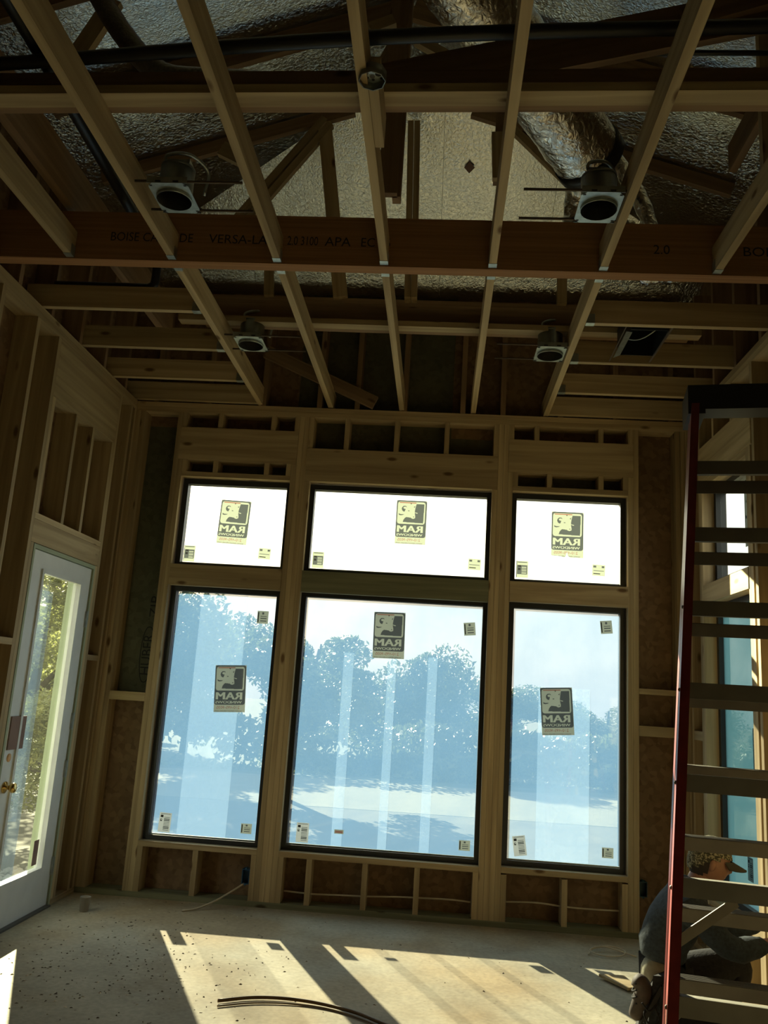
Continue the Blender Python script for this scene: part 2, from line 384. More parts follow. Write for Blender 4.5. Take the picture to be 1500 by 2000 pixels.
studs([-2.035, -1.793, -1.395, -1.225], 3.06, 3.153, name='cripple_stud'); studs([.497, .75, 1.128, 1.307], 3.06, 3.163, name='cripple_stud')
bx('head_plate', -2.035, -1.188, 3.022, 3.059, WX); bx('head_plate', .497, 1.344, 3.022, 3.059, WX)
bx('blocking', -2.375, -2.112, 1.32, 1.382, WX); bx('blocking', 1.421, 1.689, 1.593, 1.631, WX); bx('blocking', 1.421, 1.689, 1.307, 1.376, WX)
# upper gable studs that carry on above the ceiling, and their plate
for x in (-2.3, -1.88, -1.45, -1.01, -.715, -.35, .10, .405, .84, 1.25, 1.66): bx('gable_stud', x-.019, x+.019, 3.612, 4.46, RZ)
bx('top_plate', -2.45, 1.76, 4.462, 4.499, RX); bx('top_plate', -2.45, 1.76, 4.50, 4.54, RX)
# sheathing, in panels with open joints, cut round the windows
def shp(x0, x1, z0, z1, mat=OSB): bx('sheathing_panel', x0, x1, z0, z1, mat, 6.24, 6.253)
shp(-2.62, -2.036, 0, 1.35); shp(-2.62, -2.036, 1.35, 3.45, ZIP)
shp(-2.036, -.4, 0, .352); shp(-.4, 1.345, 0, .352)
shp(-1.187, -1.035, .354, 2.19); shp(.345, .497, .354, 2.19); shp(1.345, 1.92, 0, 1.612); shp(1.345, 1.92, 1.612, 3.45)
shp(-2.036, 1.345, 2.192, 2.33); shp(-1.187, -1.035, 2.332, 3.03); shp(.345, .497, 2.332, 3.03)
shp(-2.036, -.8, 3.032, 3.45, ZIP); shp(-.8, .42, 3.032, 3.45, ZIP); shp(.42, 1.345, 3.032, 3.45, ZIP)
shp(-2.62, -1.2, 3.45, 4.66); shp(-1.2, .02, 3.45, 4.66, ZIP); shp(.02, 1.92, 3.45, 4.66, OSB)
# maker's stencil on the left panel
def stencil(s, w, h, M, mat, parent, name='lettering', bold=.0):
    v, f = text_parts(s, 0, 0, w, h, bold)
    me = bpy.data.meshes.new(name); me.from_pydata([(a, b, 0) for a, b in v], [], f)
    o = link(name, me, mat, parent); o.matrix_local = M; return o
def frame_m(x, y, loc):
    x = Vector(x); y = Vector(y); M = Matrix((x, y, x.cross(y))).transposed().to_4x4(); M.translation = loc; return M
stencil('HUBER', .30, .075, frame_m((0, 0, 1), (-1, 0, 0), Vector((-2.185, .1385, 1.66))), INK, wb)
ring = []
for k in range(28):
    a = 2*math.pi*k/28; ring.append((.052*math.copysign(abs(math.cos(a))**.8, math.cos(a)), .21*math.sin(a)))
V = [(x, 0, z) for x, z in ring]+[(x*.86, 0, z*.96) for x, z in ring]
me = bpy.data.meshes.new('stencil_outline'); me.from_pydata(V, [], [(k, (k+1) % 28, (k+1) % 28+28, k+28) for k in range(28)])
o = link('stencil_outline', me, INK, wb); o.location = (-2.185, .1385, 1.66)
stencil('ZIP', .16, .07, frame_m((0, 0, 1), (-1, 0, 0), Vector((-2.165, .1385, 2.02))), INK, wb)

# ---- left wall with the door opening
XL = -2.45
wlft = struct(empty('wall_left', (XL, 3, 0)))
def lx(name, y0, y1, z0, z1, mat, x0=XL-.14, x1=XL): return box(name, x0, x1, y0, y1, z0, z1, mat, wlft)
lx('bottom_plate', -3, 4.80, 0, .038, WY); lx('bottom_plate', 5.72, 6.098, 0, .038, WY)
lx('top_plate', -3, 6.098, ZT, ZT+.037, WY); lx('top_plate', -3, 6.098, ZT+.038, ZT+.076, WY)
for y in [4.435-.406*k for k in range(18)] + [5.98, 6.06]: lx('stud', y, y+.037, .038, ZT-.001, WZ)
lx('stud', 4.72, 4.757, .038, ZT-.001, WZ); lx('jack_stud', 4.758, 4.795, .038, 2.24, WZ); lx('jack_stud', 4.758, 4.795, 2.421, 3.155, WZ)
lx('jack_stud', 5.722, 5.759, .038, 2.24, WZ); lx('stud', 5.76, 5.797, .038, ZT-.001, WZ); lx('jack_stud', 5.722, 5.759, 2.421, 3.155, WZ)
lx('header', 4.758, 5.759, 2.242, 2.38, WY); lx('head_plate', 4.758, 5.759, 2.382, 2.419, WY)
lx('cripple_stud', 5.10, 5.137, 2.42, 3.155, WZ); lx('cripple_stud', 5.375, 5.412, 2.42, 3.155, WZ)
lx('header', 4.758, 5.759, 3.157, ZT-.001, WY)
lx('blocking', 4.473, 4.719, 1.626, 1.664, WY); lx('blocking', 5.798, 5.979, 1.585, 1.622, WY)
for k in range(16): lx('gable_stud', 5.83-.41*k-.019, 5.83-.41*k+.019, 3.612, 4.50, RZ)
def lsh(y0, y1, z0, z1): lx('sheathing_panel', y0, y1, z0, z1, OSB, XL-.155, XL-.141)
lsh(-3.2, .9, 0, 4.84); lsh(.9, 3.6, 0, 4.84); lsh(3.6, 4.80, 0, 4.84); lsh(4.80, 5.719, 2.242, 4.84); lsh(5.719, 6.253, 0, 4.84)
# ---- right wall with its two windows
XR = 1.76
wr = struct(empty('wall_right', (XR, 3, 0)))
def rx(name, y0, y1, z0, z1, mat, x0=XR, x1=XR+.14): return box(name, x0, x1, y0, y1, z0, z1, mat, wr)
rx('bottom_plate', -3, 6.098, 0, .038, WY)
rx('top_plate', -3, 6.098, ZT, ZT+.037, WY); rx('top_plate', -3, 6.098, ZT+.038, ZT+.076, WY)
for y in [4.35-.406*k for k in range(18)] + [5.98, 6.06]: rx('stud', y, y+.037, .038, ZT-.001, WZ)
rx('stud', 4.745, 4.782, .038, ZT-.001, WZ); rx('jack_stud', 4.85, 4.886, .038, 3.04, WZ); rx('stud', 4.812, 4.849, .038, 3.04, WZ)
rx('jack_stud', 5.722, 5.759, .038, 3.04, WZ); rx('stud', 5.76, 5.797, .038, ZT-.001, WZ)
rx('header', 4.783, 5.759, 3.042, 3.29, WY, XR-.006); rx('cripple_stud', 5.1, 5.137, 3.292, ZT-.001, WZ); rx('cripple_stud', 5.45, 5.487, 3.292, ZT-.001, WZ)
rx('head_plate', 4.887, 5.721, 3.0, 3.04, WY)
rx('mullion_rail', 4.887, 5.721, 2.203, 2.327, WY, XR-.004, XR+.034); rx('mullion_rail', 4.887, 5.721, 2.205, 2.243, WY, XR+.036); rx('mullion_rail', 4.887, 5.721, 2.287, 2.325, WY, XR+.036)
rx('window_sill', 4.887, 5.721, .335, .373, WY); rx('cripple_stud', 5.1, 5.137, .038, .334, WZ); rx('cripple_stud', 5.45, 5.487, .038, .334, WZ)
rx('blocking', 4.388, 4.744, 1.59, 1.628, WY); rx('blocking', 4.783, 4.811, 1.52, 1.60, WY)
rx('blocking', 5.798, 5.979, 1.59, 1.628, WY); rx('blocking', 5.798, 5.979, 1.31, 1.37, WY)
for k in range(16): rx('gable_stud', 5.83-.41*k-.019, 5.83-.41*k+.019, 3.612, 4.50, RZ)
def rsh(y0, y1, z0, z1): rx('sheathing_panel', y0, y1, z0, z1, OSB, XR+.141, XR+.155)
rsh(-3.2, .9, 0, 4.84); rsh(.9, 3.6, 0, 4.84); rsh(3.6, 4.886, 0, 4.84); rsh(4.886, 5.72, 0, .352); rsh(4.886, 5.72, 2.22, 2.31); rsh(4.886, 5.72, 3.02, 4.84); rsh(5.72, 6.253, 0, 4.84)
# ---- the end of the room behind the photographer, with a wide opening
wf = struct(empty('wall_front', (0, -3.1, 0)))
for a, b, z0, z1 in ((-2.6, -1.38, 0, 5.6), (-1.38, -.16, 0, 5.6), (-.16, 1.06, 0, 5.6), (1.06, 1.92, 0, 5.6)): box('sheathing_panel', a, b, -3.16, -3.14, z0, z1, OSB, wf)
for k in range(12):
    x = -2.45+.38*k
    box('stud', x, x+.037, -3.139, -3.0, 0, 3.5, WZ, wf)

# ---- windows
def window(n, x0, x1, z0, z1, film):
    """one fixed unit: black frame, pane, jamb returns; x0..z1 = clear pane"""
    w = struct(empty('window_%d' % n, ((x0+x1)/2, 6.2, (z0+z1)/2)))
    f = .038
    P = [(*vbox(x0-f, x0, 6.165, 6.235, z0-f, z1+f), 0), (*vbox(x1, x1+f, 6.165, 6.235, z0-f, z1+f), 0),
         (*vbox(x0, x1, 6.165, 6.235, z0-f, z0), 0), (*vbox(x0, x1, 6.165, 6.235, z1, z1+f), 0)]
    fr = join_parts('frame', P, FRAME, w); fr.location = -Vector(w.location)
    b = box('glazing_bead', x0, x1, 6.188, 6.196, z0, z0+.009, GALV, w)
    g = box('glass_pane', x0, x1, 6.199, 6.203, z0, z1, FILM if film else GLASS, w)
    return w
WN = [window(1, -1.99, -1.217, 2.36, 2.977, 0), window(2, -1.0, .312, 2.362, 2.977, 0), window(3, .535, 1.302, 2.364, 2.979, 0),
      window(4, -1.99, -1.222, .405, 2.145, 1), window(5, -1.0, .312, .408, 2.154, 1), window(6, .538, 1.302, .418, 2.157, 1)]
for w, bands in ((WN[3], ((-1.80, -1.445),)), (WN[4], ((-.69, -.615), (-.362, -.30), (-.068, 0.0))), (WN[5], ((.736, 1.10),))):
    z0, z1 = (.41, 2.14) if w is not WN[5] else (.42, 1.60)
    if w is WN[4]: z1 = 1.76
    for a, b in bands: box('film_strip', a, b, 6.206, 6.208, z0, z1, STRIP, w)
# stickers: flat print seen from its back, so every word reads mirrored
def raster(w, h, nx, ny, shapes):
    """paint shapes (kind, polygons, ink) over each other on a fine grid; one flat layer of cells, split by kind"""
    G = [[('sticker', 0)]*nx for _ in range(ny)]
    for kind, polys, ink in shapes:
        for P in polys:
            y0 = max(0, int((min(p[1] for p in P)/h+.5)*ny)); y1 = min(ny-1, int((max(p[1] for p in P)/h+.5)*ny))
            for j in range(y0, y1+1):
                y = ((j+.5)/ny-.5)*h; xs = []
                for (ax, ay), (bx_, by) in zip(P, P[1:]+P[:1]):
                    if (ay > y) != (by > y): xs.append(ax+(y-ay)*(bx_-ax)/(by-ay))
                xs.sort()
                for x0, x1 in zip(xs[::2], xs[1::2]):
                    i0 = max(0, math.ceil((x0/w+.5)*nx-.5)); i1 = min(nx-1, math.floor((x1/w+.5)*nx-.5))
                    for i in range(i0, i1+1): G[j][i] = (kind, ink)
    out = {}
    for j in range(ny):
        i = 0
        while i < nx:
            k = i
            while k < nx and G[j][k] == G[j][i]: k += 1
            xa, xb = (i/nx-.5)*w, (k/nx-.5)*w; za, zb = (j/ny-.5)*h, ((j+1)/ny-.5)*h
            kind, ink = G[j][i]
            if kind == 'hole': i = k; continue
            out.setdefault(kind, []).append(([(xa, 0, za), (xb, 0, za), (xb, 0, zb), (xa, 0, zb)], [(0, 1, 2, 3)], ink)); i = k
    return out
def ink_mesh(name, parts):
    o = join_parts(name, parts, [CREAM, GREY, REDI, INKP, WHITEP]); me = o.data; bpy.data.objects.remove(o); return me
def sticker_meshes(torn=False):
    W_, H_ = .232, .338
    def uv(px, py): return ((px-20)/1215-.5)*W_, (.5-(py-110)/1800)*H_
    def poly(pts): return [[uv(*p) for p in pts]]
    def rrect(x0, y0, x1, y1, r):
        pts = []
        for cx, cy, a0 in ((x0+r, y0+r, 180), (x1-r, y0+r, 270), (x1-r, y1-r, 0), (x0+r, y1-r, 90)):
            for s in range(5):
                a = math.radians(a0+22.5*s); pts.append((cx+r*math.cos(a), cy+r*math.sin(a)))
        return poly(pts)
    def ell(cx, cy, a, b): return poly([(cx+a*math.cos(t*.5236), cy+b*math.sin(t*.5236)) for t in range(12)])
    def word(s, px, py, w, h, bold=0.0):
        cx, cz = uv(px, py); v, f = text_parts(s, cx, cz, w/1215*W_, h/1800*H_, bold, True)
        return [[v[i] for i in q] for q in f]
    S = [('emblem', rrect(20, 112, 1225, 1630, 90), 1), ('sticker', rrect(72, 172, 1165, 1085, 80), 0),
         ('emblem', poly([(810, 250), (1125, 250), (1105, 1035), (295, 1010), (320, 920), (370, 840), (430, 800), (600, 820), (650, 855), (700, 866), (775, 835), (780, 760), (760, 650), (755, 540), (780, 380), (800, 300)]), 1),
         ('emblem', poly([(300, 345), (240, 400), (228, 470), (258, 545), (320, 582), (355, 571), (362, 520), (382, 500), (370, 460), (330, 470), (288, 425), (305, 385), (370, 372), (428, 402), (405, 352), (350, 338)]), 1),
         ('emblem', poly([(115, 660), (130, 725), (200, 738), (280, 722), (350, 688), (250, 694), (180, 686)]), 1),
         ('emblem', ell(512, 541, 34, 19), 1), ('emblem', poly([(705, 375), (762, 328), (748, 405)]), 1), ('emblem', ell(718, 785, 27, 15), 1),
         ('emblem', poly([(765, 590), (885, 622), (850, 645), (780, 622)]), 0), ('emblem', poly([(560, 228), (632, 228), (596, 276)]), 1),
         ('emblem', poly([(130, 190), (800, 190), (800, 222), (130, 222)]), 2),
         *[('lettering', word('RAM', 592+d, 1290, 990, 275), 0) for d in (-20, -7, 7, 20)], *[('lettering', word('WINDOWS', 585+d, 1530, 1030, 100), 0) for d in (-6, 6)],
         ('lettering', word('210-495-9005', 575, 1728, 900, 110), 2), ('lettering', word('www.ramwindows.com', 590, 1862, 1050, 60), 1)]
    if torn: S += [('hole', poly([(520, 1930), (600, 1820), (640, 1840), (760, 1930)]), 0), ('hole', poly([(590, 1830), (620, 1700), (650, 1830)]), 0), ('hole', poly([(10, 1860), (400, 1880), (520, 1925), (10, 1925)]), 0)]
    D = raster(W_, H_, 128, 186, S)
    return [ink_mesh(n, D[n]) for n in ('sticker', 'emblem', 'lettering')]
SM = sticker_meshes(); ST = sticker_meshes(True)
def put(name, me, parent):
    o = bpy.data.objects.new(name, me); COL.objects.link(o); o.parent = parent; return o
def sticker(w, x, z, tilt=0.0, scale=1.0, on_right=False, me=None):
    me = me or SM; s = put('sticker', me[0], w)
    if on_right: s.location = Vector((1.868, x, z))-Vector(w.location); s.rotation_euler = (0, 0, -math.pi/2)
    else: s.location = Vector((x, 6.1965, z))-Vector(w.location); s.rotation_euler = (0, tilt, 0)
    s.scale = (scale,)*3
    s['label'] = 'grey and cream window maker sticker with a ram head'
    put('emblem', me[1], s); put('lettering', me[2], s)
sticker(WN[0], -1.612, 2.696, .03, 1.01); sticker(WN[1], -.2525, 2.763, 0.0, 1.0); sticker(WN[2], .92, 2.727, 0, 1.02, me=ST)
sticker(WN[3], -1.513, 1.449, -.055); sticker(WN[4], -.367, 1.905, -.02, 1.0); sticker(WN[5], .867, 1.437, -.07, .98)
def small_label(kind, w, h):
    S = []
    def q(a, b, c, d, i): S.append(('print', [[(a*w-w/2, c*h-h/2), (b*w-w/2, c*h-h/2), (b*w-w/2, d*h-h/2), (a*w-w/2, d*h-h/2)]], i))
    if kind == 'rating': S.append(('sticker', [[(-w, -h), (w, -h), (w, h), (-w, h)]], 4))
    if kind == 'energy':
        q(.08, .92, .20, .76, 1); q(.14, .40, .64, .76, 3); q(.15, .34, .46, .58, 3)
        for k in range(5): q(.45, .86, .25+.09*k, .29+.09*k, 0)
        q(.1, .9, .9, .94, 1)
    elif kind == 'rating':
        q(.10, .32, .76, .88, 3); q(.10, .26, .56, .68, 3); q(.14, .22, .60, .65, 4)
        for k in range(9): q(.40, .88, .10+.08*k, .135+.08*k, 1)
        q(.1, .9, .92, .95, 1)
    elif kind == 'stock': q(.08, .3, .72, .9, 1); q(.72, .92, .72, .9, 1); q(.1, .62, .16, .22, 3); q(.1, .9, .43, .47, 1)
    else: q(.42, .6, .72, .9, 1); q(.06, .14, .1, .9, 3); q(.3, .85, .18, .25, 1); q(.3, .85, .38, .44, 1); q(.3, .85, .55, .6, 1)
    D = raster(w, h, 40, 40, S)
    return ink_mesh('label_sticker', D['sticker']+D['print'])
LM = {'energy': small_label('energy', .088, .125), 'rating': small_label('rating', .088, .132), 'stock': small_label('stock', .094, .084), 'tag': small_label('tag', .078, .068), 'upright': small_label('tag', .084, .094)}
for w, k, x, z, t in ((0, 'energy', -1.932, 2.436, 0), (0, 'stock', -1.352, 2.464, .04), (1, 'energy', -.939, 2.438, 0), (1, 'stock', .238, 2.466, .03), (2, 'energy', .592, 2.448, 0), (2, 'stock', 1.152, 2.47, .03),
                      (3, 'upright', -1.32, 1.983, 0), (4, 'upright', .222, 1.985, -.1), (5, 'upright', 1.21, 2.055, -.1),
                      (3, 'rating', -1.89, .488, .03), (3, 'tag', -1.298, .487, 0), (4, 'rating', -.895, .49, 0), (4, 'tag', .246, .486, 0), (5, 'rating', .626, .512, -.15), (5, 'tag', 1.228, .509, 0)):
    o = put('label_sticker', LM[k], WN[w]); o.location = Vector((x, 6.1965, z))-Vector(WN[w].location); o.rotation_euler = (0, t, 0)
def strip_label(w, x, z):
    D = raster(.066, .028, 22, 10, [('sticker', [[(-.028, -.007), (.028, -.007), (.028, .007), (-.028, .007)]], 2)])
    o = put('label_sticker', ink_mesh('label_sticker', D['sticker']), w); o.location = Vector((x, 6.1965, z))-Vector(w.location)
strip_label(WN[4], -.637, .514)
# right-hand pair
def window_r(n, z0, z1, film):
    y0, y1 = 4.927, 5.681; f = .038
    w = struct(empty('window_%d' % n, (1.872, (y0+y1)/2, (z0+z1)/2)))
    P = [(*vbox(1.84, 1.91, y0-f, y0, z0-f, z1+f), 0), (*vbox(1.84, 1.91, y1, y1+f, z0-f, z1+f), 0), (*vbox(1.84, 1.91, y0, y1, z0-f, z0), 0), (*vbox(1.84, 1.91, y0, y1, z1, z1+f), 0)]
    fr = join_parts('frame', P, FRAME, w); fr.location = -Vector(w.location)
    box('glass_pane', 1.871, 1.875, y0, y1, z0, z1, FILM2 if film else GLASS, w)
    return w
w7 = window_r(7, 2.37, 2.96, 0); w8 = window_r(8, .415, 2.16, 1)
sticker(w7, 5.08, 2.72, 0, 1.25, True)
S = [('sticker', [[(-1, -1), (1, -1), (1, 1), (-1, 1)]], 4)]
for k in range(11): S.append(('sticker', [[(-.07, -.10+.021*k), (.07, -.10+.021*k), (.07, -.091+.021*k), (-.07, -.091+.021*k)]], 1))
S += [('sticker', [[(-.05, -.128), (.04, -.128), (.04, -.116), (-.05, -.116)]], 2), ('sticker', [[(-.08, -.146), (.08, -.146), (.08, -.142), (-.08, -.142)]], 3)]
o = put('notice_sheet', ink_mesh('notice_sheet', raster(.17, .30, 40, 100, S)['sticker']), w8); o.location = Vector((1.868, 5.12, 1.27))-Vector(w8.location); o.rotation_euler = (0, 0, -math.pi/2)
o['label'] = 'white printed notice sheet'
o = put('label_sticker', LM['rating'], w8); o.location = Vector((1.868, 5.30, .62))-Vector(w8.location); o.rotation_euler = (0, 0, -math.pi/2)

# ---- door in the left wall
d1 = struct(empty('door_1', (-2.49, 5.26, 0)))
def dx(name, x0, x1, y0, y1, z0, z1, mat): return box(name, x0, x1, y0, y1, z0, z1, mat, d1)
J = [(*vbox(-2.62, -2.448, 4.80, 4.822, 0.0, 2.237), 0), (*vbox(-2.62, -2.448, 5.697, 5.719, 0.0, 2.237), 0), (*vbox(-2.62, -2.448, 4.822, 5.697, 2.212, 2.237), 0)]
jo = join_parts('door_jamb', J, PORCH, d1); jo['label'] = 'pale green jamb'; jo.location = -Vector(d1.location)
gy0, gy1, gz0, gz1 = 4.985, 5.535, .262, 2.085
S = [(*vbox(-2.505, -2.46, 4.826, gy0, .012, 2.208), 0), (*vbox(-2.505, -2.46, gy1, 5.693, .012, 2.208), 0), (*vbox(-2.505, -2.46, gy0, gy1, .012, gz0), 0), (*vbox(-2.505, -2.46, gy0, gy1, gz1, 2.208), 0)]
so = join_parts('door_leaf', S, WHITE, d1); so.location = -Vector(d1.location)
B = []
for a, b, c, d in ((gy0-.02, gy0+.004, gz0-.02, gz1+.02), (gy1-.004, gy1+.02, gz0-.02, gz1+.02), (gy0, gy1, gz0-.02, gz0+.004), (gy0, gy1, gz1-.004, gz1+.02)): B.append((*vbox(-2.46, -2.45, a, b, c, d), 0))
bo = join_parts('glazing_trim', B, WHITE, d1); bo.location = -Vector(d1.location)
dx('glass_pane', -2.486, -2.481, gy0, gy1, gz0, gz1, GLASS)
dx('film_strip', -2.479, -2.4775, gy0+.02, 5.20, gz0, gz1-.10, DOORFILM)
dx('glass_sticker', -2.4795, -2.478, 5.44, 5.505, .29, .44, PAPER_TAN)
dx('card_patch', -2.458, -2.452, 4.86, 5.04, 1.03, 1.22, PAPER_TAN)
dx('threshold', -2.59, -2.43, 4.82, 5.70, 0.0, .011, ALU)
for z in (1.86, 1.17, .86, .25): dx('hinge', -2.463, -2.444, 5.686, 5.702, z-.055, z+.055, GALV)
def lathe(name, prof, mat, parent, n=18, axis='X', cap=True):
    V = []; F = []
    for r, h in prof:
        for k in range(n):
            a = 2*math.pi*k/n; p = (h, r*math.cos(a), r*math.sin(a)) if axis == 'X' else (r*math.cos(a), r*math.sin(a), h); V.append(p)
    for i in range(len(prof)-1):
        for k in range(n):
            a = i*n+k; b = i*n+(k+1) % n; F.append((a, b, b+n, a+n))
    if cap: F.append(tuple(range(n-1, -1, -1))); F.append(tuple(range((len(prof)-1)*n, len(prof)*n)))
    me = bpy.data.meshes.new(name); me.from_pydata(V, [], F); return link(name, me, mat, parent, True)
k = lathe('knob', [(.033, 0), (.033, .006), (.013, .012), (.012, .03), (.024, .04), (.029, .052), (.026, .064), (.012, .07)], BRASS, d1); k.location = Vector((-2.46, 4.905, .82))-Vector(d1.location)
k = lathe('deadbolt_bore', [(.024, 0), (.024, .003), (.002, .004)], plain('bare_wood_bore', (.75, .45, .22), .8), d1); k.location = Vector((-2.46, 4.905, .985))-Vector(d1.location)

# ---- ceiling frame: joists, beam, cross joists
ce = struct(empty('ceiling', (0, 4, 3.62)))
Z0, Z1 = 3.62, 3.762
def cx(name, x0, x1, y0, y1, z0, z1, mat): return box(name, x0, x1, y0, y1, z0, z1, mat, ce)
beam = cx('beam', -2.58, 1.89, 3.882, 3.956, 3.612, 3.886, LVL)
JX = [-1.494, -.94, -.388, .161, .711]
for x in JX:
    cx('joist', x, x+.038, 3.958, 6.238, Z0, Z1, WY); cx('joist', x, x+.038, .6, 3.88, Z0, Z1, WY)
for x in (-2.042, 1.267): cx('joist', x, x+.038, .6, 3.88, Z0, Z1, WY)
for y in (4.475, 5.04, 5.59, 6.06):
    cx('cross_joist', -2.57, -1.495, y, y+.038, Z0, Z1, WX); cx('cross_joist', .75, 1.88, y, y+.038, Z0, Z1, WX)
cx('sister_joist', -.349, -.313, 2.62, 2.95, Z0+.004, Z1, WY)
def hanger(x0, x1, y0, y1, axis):
    t = .002
    if axis == 'Y': P = [(*vbox(x0-t, x0, y0, y1, Z0, Z0+.055), 0), (*vbox(x1, x1+t, y0, y1, Z0, Z0+.055), 0), (*vbox(x0-t, x1+t, y0, y1, Z0-t, Z0), 0)]
    else: P = [(*vbox(x0, x1, y0-t, y0, Z0, Z0+.055), 0), (*vbox(x0, x1, y1, y1+t, Z0, Z0+.055), 0), (*vbox(x0, x1, y0-t, y1+t, Z0-t, Z0), 0)]
    h = join_parts('joist_hanger', P, GALV, ce); h.location = -Vector(ce.location)
for x in JX + [-2.042, 1.267]:
    hanger(x, x+.038, 3.838, 3.881, 'Y')
    if x in JX: hanger(x, x+.038, 3.957, 4.0, 'Y')
for y in (4.475, 5.04, 5.59):
    hanger(-1.545, -1.496, y, y+.038, 'X'); hanger(.751, .80, y, y+.038, 'X')
for s, x, w in (('BOISE CASCADE', -1.60, .44), ('VERSA-LAM', -1.115, .36), ('2.0 3100', -.80, .16), ('APA', -.617, .135), ('EC 15', -.42, .15), ('2.0', 1.02, .08), ('BOISE', 1.52, .20)):
    stencil(s, w, .05, frame_m((1, 0, 0), (0, 0, 1), Vector((x, -.1186, .125))), INK, ce)
# strongbacks: a flat board plus one on edge, across the joist tops
bar('strongback', (-2.4, 2.893, 3.783), (1.7, 2.80, 3.783), .082, .038, WX, ce, (0, 1, 0)); bar('strongback', (-2.4, 2.955, 3.85), (1.7, 2.862, 3.85), .165, .038, RX, ce)
for s in list(ce.children)[-2:]: s.location -= Vector(ce.location)
cx('strongback', -1.78, 1.53, 4.912, 4.99, 3.766, 3.802, WX); cx('strongback', -1.62, 1.47, 4.992, 5.03, 3.766, 3.93, RX)

# ---- roof: foil faced deck and trusses
rf = struct(empty('roof', (0, 4, 4.6)))
def rslab(name, pts, th, mat):
    o = slab(name, pts, th, mat, rf); o.location -= Vector(rf.location); return o
EX0, EX1, RXm, EZ, RZt, YE, EH = -2.60, 1.91, -.345, 4.80, 5.55, 6.26, 4.61
SL = (RZt-EZ)/(RXm-EX0); SH = .62                       # side slopes 4:12, hip end steeper
def zl(x): return EZ+(x-EX0)*SL
def hipz(y): return EH+(YE-y)*SH
AP = YE-(RZt-EH)/SH; YK = YE-(EZ-EH)/SH
def hip_top(x):
    z = min(zl(x), zl(2*RXm-x)); return (x, YE-(z-EH)/SH, z)
cuts = [EX0, -1.62, -.96, -.13, .69, EX1]
for a, b in zip(cuts[:-1], cuts[1:]):
    pts = [(a+.001, YE, EH), (b-.001, YE, EH), hip_top(b-.001)]
    if a < RXm < b: pts.append((RXm, AP, RZt))
    pts.append(hip_top(a+.001))
    rslab('foil_panel', pts, .014, FOIL)
ys = [-3.2, -1.6, -.38, .84, 2.06, 3.28, AP]
for a, b in zip(ys[:-1], ys[1:]):
    rslab('foil_panel', [(EX0, a+.001, EZ), (EX0, b-.001, EZ), (RXm, b-.001, RZt), (RXm, a+.001, RZt)], .014, FOIL)
    rslab('foil_panel', [(EX1, b-.001, EZ), (EX1, a+.001, EZ), (RXm, a+.001, RZt), (RXm, b-.001, RZt)], .014, FOIL)
rslab('foil_panel', [(EX0, AP+.001, EZ), (EX0, YK, EZ), (RXm, AP+.001, RZt)], .014, FOIL)
rslab('foil_panel', [(EX1, YK, EZ), (EX1, AP+.001, EZ), (RXm, AP+.001, RZt)], .014, FOIL)
dk = [(EX0-.1, -3.3, EZ), (EX0-.1, YK, EZ), (EX0-.1, YE+.1, EH-.02), (EX1+.1, YE+.1, EH-.02), (EX1+.1, YK, EZ), (EX1+.1, -3.3, EZ), (RXm, AP, RZt+.03), (RXm, -3.3, RZt+.03)]
me = bpy.data.meshes.new('light_seal_deck')  # unseen backing added above the foil to stop light leaking at its joints
me.from_pydata([(x, y, z+.03) for x, y, z in dk]+[(x, y, z+.05) for x, y, z in dk], [], [(0, 1, 6, 7), (5, 7, 6, 4), (1, 2, 3, 4, 6), (8, 15, 14, 9), (13, 12, 14, 15), (9, 14, 12, 11, 10), (0, 8, 9, 1), (1, 9, 10, 2), (2, 10, 11, 3), (3, 11, 12, 4), (4, 12, 13, 5), (5, 13, 15, 7), (7, 15, 8, 0)])
o = link('light_seal_deck', me, OSB, rf); o.location = -Vector(rf.location)
def rbar(name, p0, p1, w, t, mat, parent, side=(0, 0, 1)):
    o = bar(name, p0, p1, w, t, mat, parent, side)
    base = Vector()
    p = parent
    while p is not None: base += Vector(p.location); p = p.parent
    o.location -= base
    return o
def truss(y, depth=.14, full=True, lim=None):
    t = empty('truss', (0, y-4, 0), rf)
    zt = min(RZt, hipz(y)) - .012 if y > AP else RZt-.012
    hw = (RZt-.012-zt)/SL
    dz = depth/2*1.06
    xl = EX0+.16; xr = EX1-.16
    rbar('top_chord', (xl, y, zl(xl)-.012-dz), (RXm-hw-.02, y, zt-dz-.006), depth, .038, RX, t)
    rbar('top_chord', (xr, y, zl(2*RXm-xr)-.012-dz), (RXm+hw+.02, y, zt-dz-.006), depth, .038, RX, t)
    if hw > .1 and full: rbar('top_chord', (RXm-hw, y, zt-dz-.05), (RXm+hw, y, zt-dz-.05), .09, .038, RX, t)
    return t, zt
t1, zt1 = truss(4.95, depth=.088, full=False)
def w1(xa, za, xb, zb, w, t, side=(1, 0, 0)): rbar('web', (xa, 4.95, za), (xb, 4.95, zb), w, t, WX, t1, side)
w1(-.943, 5.25, -.739, 3.965, .092, .038); w1(-.354, 5.25, -.305, 3.965, .038, .089); w1(-.311, 5.25, -.263, 3.965, .038, .089)
w1(-1.232, 4.23, -1.21, 3.965, .06, .038); w1(.675, 4.4, .675, 3.965, .06, .038)
for q in ((-1.60, 4.34, -.943, 5.283), (-1.55, 4.29, -.90, 5.24), (.278, 5.283, 1.093, 4.415), (.332, 5.325, 1.146, 4.458)): w1(*q, .05, .04, (0, 0, 1))
t2, _ = truss(4.2); rbar('web', (.21, 4.2, 5.0), (.205, 4.2, 4.31), .05, .038, RX, t2, (1, 0, 0)); rbar('web', (.19, 4.16, 4.6), (.205, 4.16, 4.31), .06, .038, WX, t2, (1, 0, 0))
rbar('web', (-1.40, 4.24, 4.53), (-1.28, 4.24, 4.47), .09, .038, WX, t2)
t3, _ = truss(3.5)
